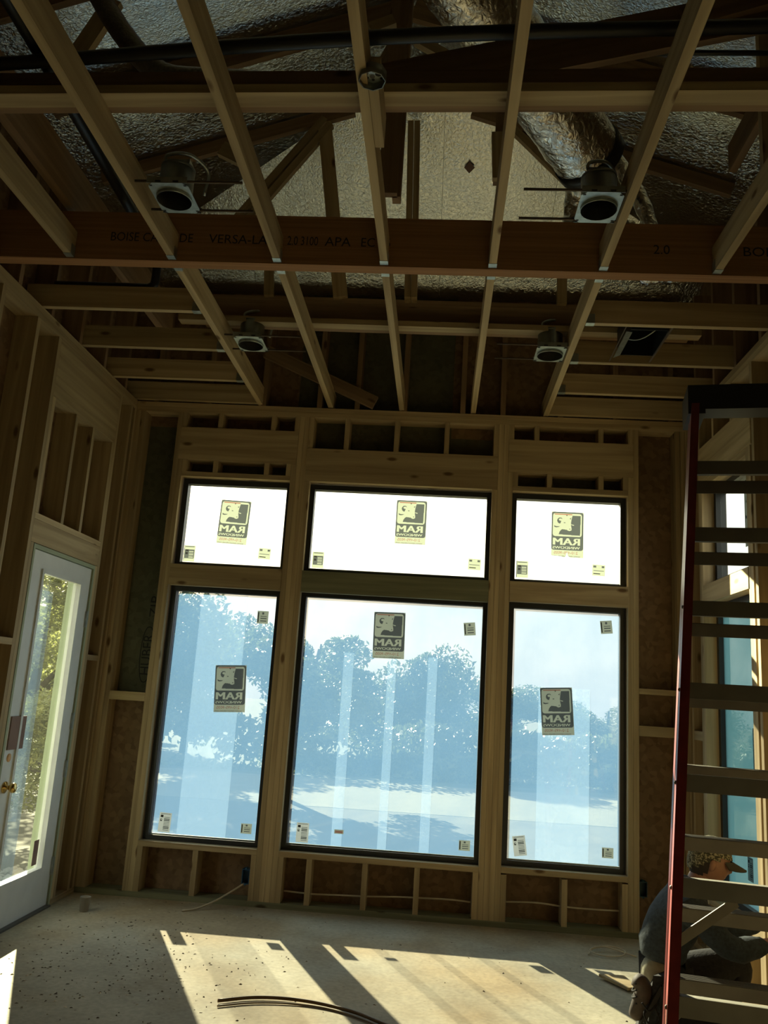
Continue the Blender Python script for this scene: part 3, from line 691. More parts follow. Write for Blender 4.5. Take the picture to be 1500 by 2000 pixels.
rbar('web', (-.34, 3.5, 5.1), (-.34, 3.5, 3.77), .09, .038, RX, t3, (1, 0, 0)); rbar('web', (-.30, 3.54, 5.1), (-.30, 3.54, 3.77), .04, .06, RX, t3, (1, 0, 0))
rbar('web', (-2.05, 3.46, 4.2), (-1.78, 3.46, 4.8), .09, .038, WX, t3)
for a in ((-.46, 3.55, 4.40, -.355, 3.55, 4.66), (-.25, 3.55, 4.665, .06, 3.55, 4.47)): rbar('web', a[:3], a[3:], .05, .04, WX, t3)
t4, _ = truss(2.9)
rbar('web', (-.36, 3.02, 3.96), (1.30, 3.10, 4.43), .19, .038, RX, t4)
rbar('web', (.90, 3.06, 4.33), (1.55, 3.06, 4.55), .09, .038, RX, t4)
rbar('web', (-.41, 2.98, 4.20), (-.31, 2.98, 4.245), .05, .038, WX, t4)
rbar('web', (1.34, 3.3, 5.0), (1.34, 3.3, 3.77), .089, .038, WX, t4, (1, 0, 0))
truss(2.2); truss(1.5); truss(.8)
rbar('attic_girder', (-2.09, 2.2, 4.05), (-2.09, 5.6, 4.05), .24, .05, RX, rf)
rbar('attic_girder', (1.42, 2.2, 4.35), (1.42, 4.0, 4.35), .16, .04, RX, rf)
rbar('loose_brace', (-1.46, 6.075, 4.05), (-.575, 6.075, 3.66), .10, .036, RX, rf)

c_ = Vector((.057, 5.316, 5.195))+Vector((0, -.527, -.85))*.02; u_ = Vector((1, 0, 0)); v_ = Vector((0, -.85, .527))
tp = rslab('tape_patch', [c_-v_*.042, c_+u_*.038, c_+v_*.042, c_-u_*.038], .003, PAPER_TAN)
# ================================================================== THINGS ABOVE
# ---- recessed light housings between the joists
def can(name_label, cx_, cy_, side):
    """cx_, cy_ = centre of opening; side = +1 when its own joist is at its left"""
    t = empty('recessed_light', (cx_, cy_, 3.64)); tag(t, name_label, 'light fixture', 'recessed light housings between the joists')
    n = 24; R = .078; V = []; F = []
    hx, hy = .092, .118
    for k in range(n):
        a = 2*math.pi*k/n; V.append((R*math.cos(a), R*math.sin(a), 0))
    for k in range(n):
        a = 2*math.pi*k/n; m = max(abs(math.cos(a))/hx, abs(math.sin(a))/hy); V.append((math.cos(a)/m, math.sin(a)/m, 0))
    F = [(k, k+n, (k+1) % n+n, (k+1) % n) for k in range(n)]
    V2 = [(x, y, z+.0015) for x, y, z in V]; F2 = [tuple(i+2*n for i in reversed(f)) for f in F]
    P = [(V+V2, F+F2, 0)]
    P += [(*vbox(-hx, hx, -hy-.0015, -hy, 0, .03), 0), (*vbox(-hx, hx, hy, hy+.0015, 0, .03), 0)]
    for sx in (-1, 1):
        for sy in (-1, 1): P.append((*vbox(sx*.078-.006, sx*.078+.006, sy*.1-.005, sy*.1+.005, -.001, -.0004), 1))
        P.append((*vbox(sx*.04-.012, sx*.04+.012, -hy-.004, -hy-.001, .004, .011), 1))
    join_parts('mounting_plate', P, [GALV, INK], t)
    c = lathe('can', [(.078, -.012), (.078, .14), (.074, .143), (.0745, -.012)], DARKCAN, t, 24, 'Z', False)
    lathe('can_top', [(.079, .138), (.079, .15), (.06, .155)], DARKCAN, t, 24, 'Z')
    lathe('reflector_rim', [(.079, -.013), (.081, -.013), (.081, .004), (.079, .004)], GALV, t, 24, 'Z', False)
    for sy in (-.112, .112):
        a = -side*(.15 if side > 0 else .15); 
        x0, x1 = (-.148, .34) if side > 0 else (-.34, .098)
        tube('hanger_bar', [(x0, sy, .012), (x1, sy, .012)], .006, RODM, t, 6)
    box('junction_case', .05, .12, .12, .20, .03, .11, GALV, None)
    o = bpy.data.objects[-1] if False else COL.objects[-1]
    o.parent = t; o.location = Vector((.0, .078, .19))
    tube('conduit_whip', [(.08, .16, .12), (.10, .12, .22), (.04, .02, .24), (-.05, -.03, .20), (-.04, 0, .15)], .008, GALV, t, 6, 6)
    return t
can('recessed light housing nearest the left, beside the second joist, before the beam', -1.303, 3.36, 1)
can('recessed light housing just before the beam, under the end of the silver duct', .613, 3.365, -1)
can('recessed light housing beyond the beam, at the left above the left window', -1.305, 4.985, 1)
can('recessed light housing beyond the beam, at the right beside the register box', .613, 4.987, -1)
# ---- octagonal junction box
jb = tag(empty('junction_box', (-.33, 2.55, 3.60)), 'round steel ceiling junction box with punched holes on the middle joist', 'junction box')
lathe('box_rim', [(.046, .0), (.050, 0), (.050, .04), (.046, .04)], DARKCAN, jb, 8, 'Z', False)
P = [([(.047*math.cos(math.pi*k/4), .047*math.sin(math.pi*k/4), .030) for k in range(8)], [tuple(range(7, -1, -1))], 0)]
for x, y, r in ((.02, .0, .012), (-.02, .018, .006), (-.012, -.02, .005), (.004, -.012, .005), (0, .028, .006), (.03, .02, .006)):
    P.append(([(x+r*math.cos(math.pi*k/4), y+r*math.sin(math.pi*k/4), .029) for k in range(8)], [tuple(range(7, -1, -1))], 1))
for x, y, r in ((-.026, -.004, .012), (-.002, .012, .010)):
    P.append(([(x+r*math.cos(math.pi*k/4), y+r*math.sin(math.pi*k/4), .0285) for k in range(8)], [tuple(range(7, -1, -1))], 2))
join_parts('box_base', P, [GALV, INK, ALU], jb)
# ---- pipes
dp = tag(tube('drain_pipe', [(-2.44, 2.86, 3.915), (-1.9, 2.84, 3.905), (-.33, 2.62, 3.845), (1.10, 2.70, 3.976), (1.75, 2.73, 4.03)], .027, BLACKP, None, 12, 6), 'black plastic pipe running right across the room above the nearer joists', 'pipe')
dp.location = (0, 0, 0)
dp2 = tag(tube('drain_pipe', [(-1.735, 1.7, 3.975), (-1.757, 3.0, 3.975), (-1.786, 4.0, 3.975), (-1.81, 4.44, 3.975)], .03, BLACKP, None, 12, 4), 'black plastic pipe running along beside the second joist from the left', 'pipe')
dp3 = tag(tube('drain_pipe', [(-2.44, 4.56, 3.80), (-1.95, 4.56, 3.80), (-1.84, 4.55, 3.80), (-1.81, 4.53, 3.86), (-1.81, 4.50, 4.1), (-1.81, 4.5, 4.55)], .026, BLACKP, None, 12, 5), 'black plastic pipe with elbow above the left cross joists past the beam', 'pipe')
tag(tube('conduit', [(.55, 3.25, 4.336), (1.1, 3.25, 4.342), (1.70, 3.25, 4.346)], .012, BLACKP, None, 8), 'thin black conduit at the upper right under the foil roof', 'conduit')
# ---- big foil duct and its smaller branch
du = tag(empty('supply_duct', (.2, 3.5, 4.4)), 'large silver foil wrapped duct slanting down at the right of the roof', 'duct')
def duct_mesh(name, path, r, parent, n=28, amp=.008, ringf=90):
    pts = smooth_path(path, 14); V, F = tube_data(pts, r, n)
    for i, v in enumerate(V):
        c = pts[i//n]; d = (v-c).normalized()
        V[i] = v+d*(amp*noise.noise(v*14)+amp*.6*noise.noise(v*37))
    me = bpy.data.meshes.new(name); me.from_pydata(V, [], F); o = link(name, me, DUCT, parent, True)
    if parent: o.location = -Vector(parent.location)
    return o
duct_mesh('duct_jacket', [(-.37, 2.7, 4.71), (.03, 3.2, 4.566), (.36, 3.6, 4.453), (.665, 3.98, 4.345)], .178, du)
V, F = tube_data([(.65, 3.96, 4.351), (.693, 4.015, 4.335)], .187, 28); me = bpy.data.meshes.new('strap'); me.from_pydata(V, [], F)
o = link('strap', me, BLACKP, du, True); o.location = -Vector(du.location); o['label'] = 'black strap round the end of the duct'
duct_mesh('branch_duct', [(.60, 3.9, 4.66), (.70, 4.2, 4.80), (.80, 4.3, 4.68), (.90, 4.3, 4.50), (1.0, 4.3, 4.32), (1.08, 4.32, 4.12), (1.12, 4.36, 3.98)], .046, du, 16, .006)
duct_mesh('end_piece', [(.66, 4.0, 4.30), (.665, 4.16, 4.27), (.665, 4.25, 4.18), (.66, 4.28, 4.05)], .085, du, 18, .010)
fx = tag(duct_mesh('flexible_hose', [(-1.82, 3.15, 4.78), (-1.71, 3.2, 4.56), (-1.51, 3.2, 4.284), (-1.36, 3.2, 4.16), (-1.174, 3.2, 4.135), (-.75, 3.25, 4.15)], .052, None, 14, .002), 'thin grey flexible hose bending down at the upper left above the joists', 'hose')
fx.location = (0, 0, 0); fx.data.materials[0] = plain('grey_hose', (.16, .15, .13), .35, .4, .2, 60, .4)
fb = tag(duct_mesh('foil_wrapped_elbow', [(.90, 4.28, 4.1), (.95, 4.28, 3.92), (1.05, 4.30, 3.86), (1.16, 4.30, 3.87), (1.28, 4.30, 3.9)], .075, None, 16, .02), 'crumpled silver foil elbow just past the beam at the right', 'duct')
# ---- register box
rb = tag(empty('register_box', (1.12, 4.72, 3.62)), 'open sheet metal air register box between the right cross joists', 'vent')
P = [(*vbox(-.10, .11, -.17, .19, .16, .165), 0), (*vbox(-.105, -.10, -.17, .19, 0, .165), 0), (*vbox(.11, .115, -.17, .19, 0, .165), 0), (*vbox(-.10, .11, -.175, -.17, 0, .165), 0), (*vbox(-.10, .11, .19, .195, 0, .165), 0)]
join_parts('plenum', P, BLACKP, rb)
f = join_parts('side_flange', [([(-.128, -.175, -.01), (-.088, -.145, 0.0), (-.088, .19, 0.0), (-.125, .21, -.01), (-.128, -.175, -.014), (-.088, -.145, -.004), (-.088, .19, -.004), (-.125, .21, -.014)], CUBE_F, 0)], GALV, rb); f['label'] = 'bright silver flange'
bar('hanging_strap', (.125, -.24, .004), (.118, .30, .004), .012, .002, RODM, rb, (1, 0, 0)); bar('hanging_strap', (-.135, -.24, .004), (-.13, .30, .004), .006, .002, RODM, rb, (1, 0, 0))
tube('pull_chain', [(-.085, .02, .03), (-.04, .0, .015), (0, -.03, .015), (.04, -.07, .03), (.07, -.10, .05)], .004, GALV, rb, 6, 5)

# ================================================================== WIRING
def outlet(x, z, mat, label):
    t = tag(empty('outlet_box', (x, 6.1, z)), label, 'outlet box', 'plastic outlet boxes on the back wall studs')
    P = [(*vbox(-.026, .026, 0, .07, -.048, -.044), 0), (*vbox(-.026, .026, 0, .07, .044, .048), 0), (*vbox(-.026, -.022, 0, .07, -.044, .044), 0), (*vbox(.022, .026, 0, .07, -.044, .044), 0), (*vbox(-.022, .022, .066, .07, -.044, .044), 0)]
    join_parts('box_shell', P, mat, t)
    for s in (-1, 1): o = lathe('nail_boss', [(.006, -.004), (.006, .05)], mat, t, 8, 'X'); o.rotation_euler = (0, 0, math.pi/2); o.location = (0, .004, s*.052)
    return t
outlet(-1.253, .19, BLUEB, 'blue plastic outlet box low on the wall under the left window')
outlet(1.447, .31, TEALB, 'dark teal plastic outlet box on the stud right of the right window')
tag(tube('power_cable', [(-1.60, 5.84, .006), (-1.52, 5.9, .012), (-1.42, 5.97, .05), (-1.33, 6.05, .10), (-1.26, 6.11, .145)], .006, ROMEX, None, 6, 6), 'pale cable curving from the floor up to the blue outlet box', 'cable')
tag(tube('power_cable', [(-.99, 6.17, .105), (-.8, 6.165, .100), (-.6, 6.17, .106), (-.43, 6.165, .112), (-.2, 6.17, .125), (-.07, 6.165, .13), (.15, 6.17, .135), (.30, 6.17, .13)], .006, ROMEX, None, 6, 5), 'pale cable strung through the short studs under the middle window', 'cable')
tag(tube('power_cable', [(.54, 6.17, .15), (.7, 6.165, .16), (.80, 6.17, .158), (.92, 6.165, .15), (1.1, 6.17, .146), (1.3, 6.17, .15)], .006, ROMEX, None, 6, 5), 'pale cable strung through the short studs under the right window', 'cable')

# ================================================================== FLOOR ITEMS
tag(tube('floor_cable', [(-.965, 4.318, .012), (-.83, 4.395, .012), (-.70, 4.425, .012), (-.57, 4.42, .012), (-.447, 4.39, .012), (-.31, 4.33, .012), (-.202, 4.25, .012), (-.05, 4.12, .012), (.15, 3.88, .012)], .0085, plain('brown_hose_rubber', (.14, .085, .035), .5), None, 8, 6), 'brown flexible tubing curving over the sunlit floor at the bottom', 'tubing')
tag(tube('floor_cable', [(-.955, 4.27, .006), (-.8, 4.35, .006), (-.6, 4.385, .006), (-.42, 4.355, .006), (-.25, 4.255, .006), (-.1, 4.13, .006)], .004, plain('thin_brown_wire', (.2, .14, .07), .5), None, 6, 6), 'thin brown wire lying beside the brown flexible tubing', 'wire')
sc = tag(slab('board_scrap', [(.985, 5.20, .024), (1.10, 5.0, .024), (1.155, 5.03, .024), (1.13, 5.215, .024)], .014, WX), 'tan wood scrap lying on the floor at the right, left of the crouching worker', 'wood scrap')
tag(lathe('paper_cup', [(.026, 0), (.028, .004), (.034, .085), (.036, .088), (.033, .088), (.027, .006)], plain('dull_cup', (.30, .27, .22), .8), None, 18, 'Z'), 'small dull cup standing on the floor near the left corner', 'cup').location = (-2.19, 5.66, 0)
for pts, lab in (([(1.0, 5.62, .008), (1.05, 5.72, .02), (1.16, 5.76, .03), (1.24, 5.72, .02), (1.20, 5.64, .01), (1.08, 5.61, .012), (1.02, 5.68, .02), (1.12, 5.74, .03), (1.3, 5.66, .008)], 'loose tangle of tan twine on the floor under the right window'),):
    tag(tube('twine', pts, .004, ROMEX, None, 5, 5), lab, 'twine')
# crumbs, chips and sawdust
P = []
for i in range(520):
    x = random.uniform(-2.3, 1.2); y = random.uniform(3.3, 5.9)
    if random.random() < .75: x = random.gauss(-1.6, .38); y = random.gauss(4.75, .5)
    if not (-2.4 < x < 1.6 and 3.2 < y < 6.05): continue
    a = random.uniform(0, 6.3); l = random.uniform(.003, .010); w = l*random.uniform(.25, .8); h = random.uniform(.002, .006)
    c, s = math.cos(a), math.sin(a); v = [(x+c*p-s*q, y+s*p+c*q, z) for p, q, z in ((-l, -w, .0005), (l, -w*.6, .0005), (l*.8, w, .0005), (-l*.7, w*.8, .0005), (0, 0, h))]
    P.append((v, [(0, 1, 4), (1, 2, 4), (2, 3, 4), (3, 0, 4), (3, 2, 1, 0)], 0 if random.random() < .8 else 1))
db = join_parts('floor_debris', P, [plain('dark_chips', (.16, .125, .08), .9), plain('pale_chips', (.7, .6, .42), .9)]); db['kind'] = 'stuff'
tag(db, 'scattered dark and pale wood chips and crumbs over the concrete floor', 'debris')

# ================================================================== STEPLADDER
ld = tag(empty('stepladder', (1.267, 3.513, 0)), 'tall red stepladder with aluminium steps and black top at the right', 'ladder')
ld.rotation_euler = (0, 0, math.radians(-10))
def near(z, s): return Vector((s*(.463-.0886*z), -1.109+.389*z, z))
def far(z, s): return Vector((s*(.305-.033*z), .659-.215*z, z))
for s in (-1, 1):
    for fn, nm in ((near, 'rear_rail'), (far, 'front_rail')):
        a, b = fn(0.03, s), fn(2.80, s); P = []
        d = (b-a).normalized(); out = Vector((s, 0, 0)); out = (out-d*out.dot(d)).normalized(); fw = d.cross(out)
        def ch(o0, o1, f0, f1):
            v = []
            for p in (a, b):
                for oo, ff in ((o0, f0), (o1, f0), (o1, f1), (o0, f1)): v.append(p+out*oo+fw*ff)
            return v, CUBE_F
        P = [(*ch(0, .004, -.035, .035), 0), (*ch(-.028, .0, -.035, -.031), 0), (*ch(-.028, .0, .031, .035), 0)]
        join_parts(nm, P, REDF, ld)
        ft = join_parts('foot', [(*vbox(a.x-.03, a.x+.03, a.y-.045, a.y+.045, 0, .05), 0)], RUBBER, ld)
for k in range(9):
    z = .04+.305*k
    if .3 < z < 2.6:
        z1 = 2.48-.305*(8-k)+.305
for k in range(8):
    z = .345+.305*k
    l, r = far(z, -1), far(z, 1)
    P = [(*vbox(l.x+.0, r.x-.0, l.y-.05, l.y+.04, z-.004, z), 0), (*vbox(l.x, r.x, l.y-.05, l.y-.046, z-.055, z-.004), 0), (*vbox(l.x, r.x, l.y+.036, l.y+.04, z-.03, z-.004), 0)]
    for q in range(6): P.append((*vbox(l.x, r.x, l.y-.046+.014*q, l.y-.040+.014*q, z, z+.003), 0))
    join_parts('step', P, ALU, ld)
for k in range(7):
    z = .65+.305*k
    l, r = near(z, -1), near(z, 1)
    P = [(*vbox(l.x, r.x, l.y-.002, l.y+.002, z-.028, z+.028), 0), (*vbox(l.x, r.x, l.y, l.y+.026, z+.024, z+.028), 0), (*vbox(l.x, r.x, l.y, l.y+.026, z-.028, z-.024), 0)]
    join_parts('rear_rung', P, ALU, ld)
cap = join_parts('top_cap', [(*vbox(-.235, .235, -.06, .17, 2.80, 2.875), 0), (*vbox(-.235, -.165, -.06, .17, 2.745, 2.80), 0), (*vbox(.165, .235, -.06, .17, 2.745, 2.80), 0), (*vbox(-.17, .17, -.06, -.05, 2.765, 2.80), 0), (*vbox(-.20, -.06, .0, .12, 2.875, 2.884), 0), (*vbox(.02, .18, .0, .12, 2.875, 2.884), 0)], BLACKP, ld)
for s in (-1, 1):
    bar('step_brace', far(.345, s)*.97+Vector((0, -.03, -.18)), Vector((s*.10, far(.345, s).y-.02, .32)), .022, .004, ALU, ld, (0, 1, 0))
    bar('rear_brace', near(.80, s)+Vector((-s*.01, .004, 0)), near(.955, s)+Vector((-s*.19, .03, -.03)), .032, .004, ALU, ld, (0, 0, 1))
    bar('spreader', near(1.55, s)+Vector((-s*.015, .02, 0)), far(1.55, s)+Vector((-s*.015, -.02, 0)), .02, .004, ALU, ld)
    for z in (.65, .955, 1.26, 1.565, 1.87):
        o = lathe('rivet', [(.007, -.003), (.006, .003), (.002, .005)], ALU, ld, 8, 'X'); o.location = near(z, s)+Vector((s*.006, -.02, 0)); o.rotation_euler = (0, 0, 0 if s > 0 else math.pi)

# ================================================================== WORKER
def skin_mesh(name, chains, mat, parent=None, sub=2, root=0):
    """chains: list of [(x,y,z,r), ...]; points that coincide are merged, so limbs share joints"""
    V = []; E = []; Rr = []
    def idx(p):
        for i, q in enumerate(V):
            if (Vector(q)-Vector(p[:3])).length < 1e-5: return i
        V.append(tuple(p[:3])); Rr.append(p[3]); return len(V)-1
    for ch in chains:
        ids = [idx(p) for p in ch]
        for a, b in zip(ids[:-1], ids[1:]): E.append((a, b))
    me = bpy.data.meshes.new(name); me.from_pydata(V, E, [])
    o = bpy.data.objects.new(name, me); COL.objects.link(o)
    sk = o.modifiers.new('skin', 'SKIN'); sk.use_smooth_shade = True
    for i, d in enumerate(me.skin_vertices[0].data):
        r = Rr[i]; d.radius = (r, r) if not isinstance(r, tuple) else r; d.use_root = (i == root)
    if sub: m = o.modifiers.new('sub', 'SUBSURF'); m.levels = sub; m.render_levels = sub
    bpy.context.view_layer.update()
    nm = bpy.data.meshes.new_from_object(o.evaluated_get(bpy.context.evaluated_depsgraph_get()))
    bpy.data.objects.remove(o); bpy.data.meshes.remove(me)
    nm.materials.clear(); o = link(name, nm, mat, parent, True); return o
PX, PY = 0.0, 0.0
pel = (1.19, 4.55, .235, .115)
sp1 = (1.19, 4.55, .36, .115); sp2 = (1.215, 4.55, .47, .125); sp3 = (1.265, 4.55, .565, .125); nk = (1.325, 4.55, .635, .062); nk2 = (1.36, 4.55, .69, .055)
hd = (1.395, 4.55, .76, .085)
nS = (1.275, 4.40, .57, .072); fS = (1.305, 4.70, .57, .072)          # shoulders: near the camera, far
nE = (1.44, 4.36, .40, .05); fE = (1.50, 4.70, .42, .05)
nW = (1.655, 4.44, .435, .034); fW = (1.70, 4.62, .50, .034)
nH = (1.20, 4.46, .20, .105); fH = (1.21, 4.65, .21, .105)
nK = (1.50, 4.40, .10, .075); fK = (1.60, 4.66, .28, .075)
nA = (1.16, 4.43, .085, .05); fA = (1.50, 4.66, .09, .05)
def grow(p, k, d=0.0): return (p[0], p[1], p[2], p[3]*k+d)
def hand(w, dirv, side):
    """palm plus four unequal curled fingers and a thumb, as chains"""
    d = Vector(dirv).normalized(); up = Vector((0, 0, 1)); ac = d.cross(up).normalized()
    wv = Vector(w[:3]); pc = wv+d*.055; ch = [[(*wv, .028), (*pc, .033)]]
    for i, (off, ln) in enumerate(((-.03, .062), (-.010, .072), (.010, .068), (.03, .052))):
        k0 = pc+d*.035+ac*off; a = [tuple(pc)+(.033,), (*k0, .0115)]
        p = k0; dd = d.copy()
        for j, f in enumerate((.45, .32, .23)):
            dd = (dd+Vector((0, 0, -.45))).normalized(); p = p+dd*(ln*f*1.3); a.append((*p, .0098-.0009*j))
        ch.append(a)
    th = wv+d*.03+ac*side*.03; ch.append([(*wv, .028), (*th, .014), (*(th+d*.035+ac*side*.018-up*.01), .012), (*(th+d*.062+ac*side*.012-up*.025), .010)])
    return ch
body = [[pel, sp1, sp2, sp3, nk, nk2, hd], [sp3, nS, nE, nW], [sp3, fS, fE, fW], [pel, nH, nK, nA, (1.13, 4.43, .07, .04)], [pel, fH, fK, fA, (1.60, 4.66, .04, .04)]]
body = [[(p[0], p[1], p[2], p[3]*(.82 if p[2] > .38 else .45)) if p not in (nk, nk2) else p for p in c] for c in body]
body += [[tuple(q) for q in c] for c in hand((nW[0], nW[1], nW[2], nW[3]*.82), (1, .1, .1), 1)] + [[tuple(q) for q in c] for c in hand((fW[0], fW[1], fW[2], fW[3]*.82), (.8, -.2, .5), -1)]
pr = skin_mesh('person', body, SKIN, None, 2)
tag(pr, 'man in dark jacket and camouflage cap crouching behind the stepladder', 'person')
# head: one shaped mesh grown over the skull joint
def head():
    bm = bmesh.new(); bmesh.ops.create_uvsphere(bm, u_segments=28, v_segments=20, radius=1)
    for v in bm.verts:
        x, y, z = v.co
        sx = .098 if x > 0 else .098
        X, Y, Zz = x*sx, y*.075, z*.115
        if z < -.1 and x > 0: X *= 1-.10*(-z)             # jaw
        if z < -.2 and x < .2: X *= 1+.0
        if z < -.35: Y *= 1-.25*(-z-.35); 
        if x > .55:                                        # face features along +x
            X += .022*math.exp(-((y*.075)/.012)**2-((z*.115+.012)/.02)**2)          # nose
            X -= .008*math.exp(-((abs(y*.075)-.03)/.014)**2-((z*.115-.012)/.013)**2)  # eye sockets
            X += .005*math.exp(-((y*.075)/.024)**2-((z*.115+.052)/.008)**2)         # lips
            X += .008*math.exp(-((y*.075)/.02)**2-((z*.115+.09)/.014)**2)           # chin
        v.co = (X, Y, Zz)
    me = bpy.data.meshes.new('head'); bm.to_mesh(me); bm.free(); return me
H0 = Vector((1.405, 4.55, .765)); HR = Matrix.Rotation(math.radians(14), 4, 'Y')
def on_head(name, me, mat):
    o = link(name, me, mat, pr, True); M = HR.copy(); M.translation = H0; o.matrix_local = M; return o
on_head('head', head(), SKIN)
def ear_mesh(s):
    bm = bmesh.new(); bmesh.ops.create_uvsphere(bm, u_segments=10, v_segments=8, radius=1)
    for v in bm.verts: v.co = Vector((v.co.x*.016-.008, s*.076+v.co.y*.008, v.co.z*.030-.006))
    me = bpy.data.meshes.new('ear'); bm.to_mesh(me); bm.free(); return me
def eye_mesh(s):
    bm = bmesh.new(); bmesh.ops.create_uvsphere(bm, u_segments=10, v_segments=8, radius=.011)
    for v in bm.verts: v.co += Vector((.082, s*.030, .010))
    me = bpy.data.meshes.new('eye'); bm.to_mesh(me); bm.free(); return me
for s in (-1, 1): on_head('ear', ear_mesh(s), SKIN); on_head('eye', eye_mesh(s), plain('eye_white', (.6, .58, .55), .3))
def shell(z_lo, grow_, x_hi):
    """hair or cap: the skull's upper part, scaled out"""
    bm = bmesh.new(); bmesh.ops.create_uvsphere(bm, u_segments=28, v_segments=20, radius=1)
    for v in bm.verts: v.co = Vector((v.co.x*.1*grow_, v.co.y*.077*grow_, v.co.z*.117*grow_))
    kill = [v for v in bm.verts if v.co.z < z_lo+(v.co.x*.28 if v.co.x > 0 else v.co.x*.8) or v.co.x > x_hi]
    bmesh.ops.delete(bm, geom=kill, context='VERTS')
    me = bpy.data.meshes.new('shell'); bm.to_mesh(me); bm.free(); return me
on_head('hair', shell(-.052, 1.02, .0), HAIR)
cp = on_head('cap', shell(.008, 1.085, 9), CAPM)
V = []; F = []
for i in range(13):
    a = math.radians(-62+124*i/12); c, s_ = math.cos(a), math.sin(a)
    rx_, ry_ = .102*c, .080*s_; ex = .078*max(0.0, math.cos(a*1.35))**.5; drop = .010+.016*s_*s_
    V += [(rx_, ry_, .036-.012*s_*s_), (rx_+ex, ry_*1.02, .036-drop-.012*s_*s_-ex*.12), (rx_, ry_, .029-.012*s_*s_), (rx_+ex, ry_*1.02, .030-drop-.012*s_*s_-ex*.12)]
for i in range(12):
    b = 4*i; F += [(b, b+4, b+5, b+1), (b+2, b+3, b+7, b+6), (b+1, b+5, b+7, b+3)]
me = bpy.data.meshes.new('cap_brim'); me.from_pydata(V, [], F); on_head('cap_brim', me, plain('dark_brim_cloth', (.05, .048, .035), .9))
jk = skin_mesh('jacket', [[(1.165, 4.55, .275, .125), (1.17, 4.55, .36, .130), grow(sp2, 1.06), grow(sp3, 1.06), (1.312, 4.55, .632, .085), (1.335, 4.55, .668, .070)],
                          [grow(sp3, 1.06), grow(nS, 1.16), (1.36, 4.37, .48, .068), grow(nE, 1.32), (1.55, 4.40, .42, .056), (1.635, 4.435, .433, .046)],
                          [grow(sp3, 1.06), grow(fS, 1.16), (1.40, 4.71, .49, .068), grow(fE, 1.32), (1.6, 4.66, .46, .056), (1.68, 4.63, .49, .046)]], DENIM, pr, 2)
jk['label'] = 'dark blue grey jacket'
for v in jk.data.vertices:                                   # creases in the cloth
    v.co += v.normal*(.010*noise.noise(Vector((v.co.x*16, v.co.y*9, v.co.z*22)))+.005*noise.noise(v.co*40))
st = skin_mesh('shirt_tail', [[(1.155, 4.46, .225, .088), (1.152, 4.55, .222, .100), (1.155, 4.64, .225, .088)]], SHIRT, pr, 2); st['label'] = 'pale khaki shirt tail hanging below the jacket'
for v in st.data.vertices: v.co += v.normal*(.012*noise.noise(Vector((v.co.x*8, v.co.y*34, v.co.z*10))))
tr = skin_mesh('trousers', [[(1.20, 4.55, .19, .125), (1.205, 4.45, .155, .118), (1.35, 4.42, .15, .10), grow(nK, 1.12), (1.34, 4.42, .09, .075), (1.19, 4.43, .085, .062)],
                            [(1.20, 4.55, .19, .125), (1.21, 4.65, .17, .118), (1.40, 4.66, .24, .10), grow(fK, 1.12), (1.55, 4.66, .17, .072), (1.505, 4.66, .10, .060)]], TROUS, pr, 2)
def boot(loc, rotz, pitch):
    b = skin_mesh('boot', [[(-.01, 0, .12, .045), (-.012, 0, .06, .046), (.03, 0, .045, .045), (.10, 0, .035, .040), (.155, 0, .032, .034)]], LEATHER, pr, 2)
    M = Matrix.Rotation(rotz, 4, 'Z') @ Matrix.Rotation(pitch, 4, 'Y'); M.translation = loc; b.matrix_local = M
    s = join_parts('sole', [(*vbox(-.055, .185, -.042, .042, -.012, .006), 0)], RUBBER, b)
    for k in range(4): tube('lace', [(.0+.025*k, -.036, .10-.014*k), (.02+.025*k, 0, .108-.014*k), (.0+.025*k, .036, .10-.014*k)], .004, LACE, b, 5, 3)
    return b
boot(Vector((1.10, 4.42, .175)), math.radians(172), math.radians(62)); boot(Vector((1.51, 4.66, .013)), 0, 0)
for pts in ([(1.055, 4.36, .15), (1.03, 4.34, .11), (1.06, 4.33, .07), (1.10, 4.34, .09), (1.08, 4.34, .14)], [(1.09, 4.35, .155), (1.05, 4.33, .13), (1.02, 4.34, .16)], [(1.10, 4.35, .12), (1.06, 4.325, .045), (1.03, 4.34, .08)]):
    tube('loose_lace', pts, .0045, LACE, pr, 6, 5)

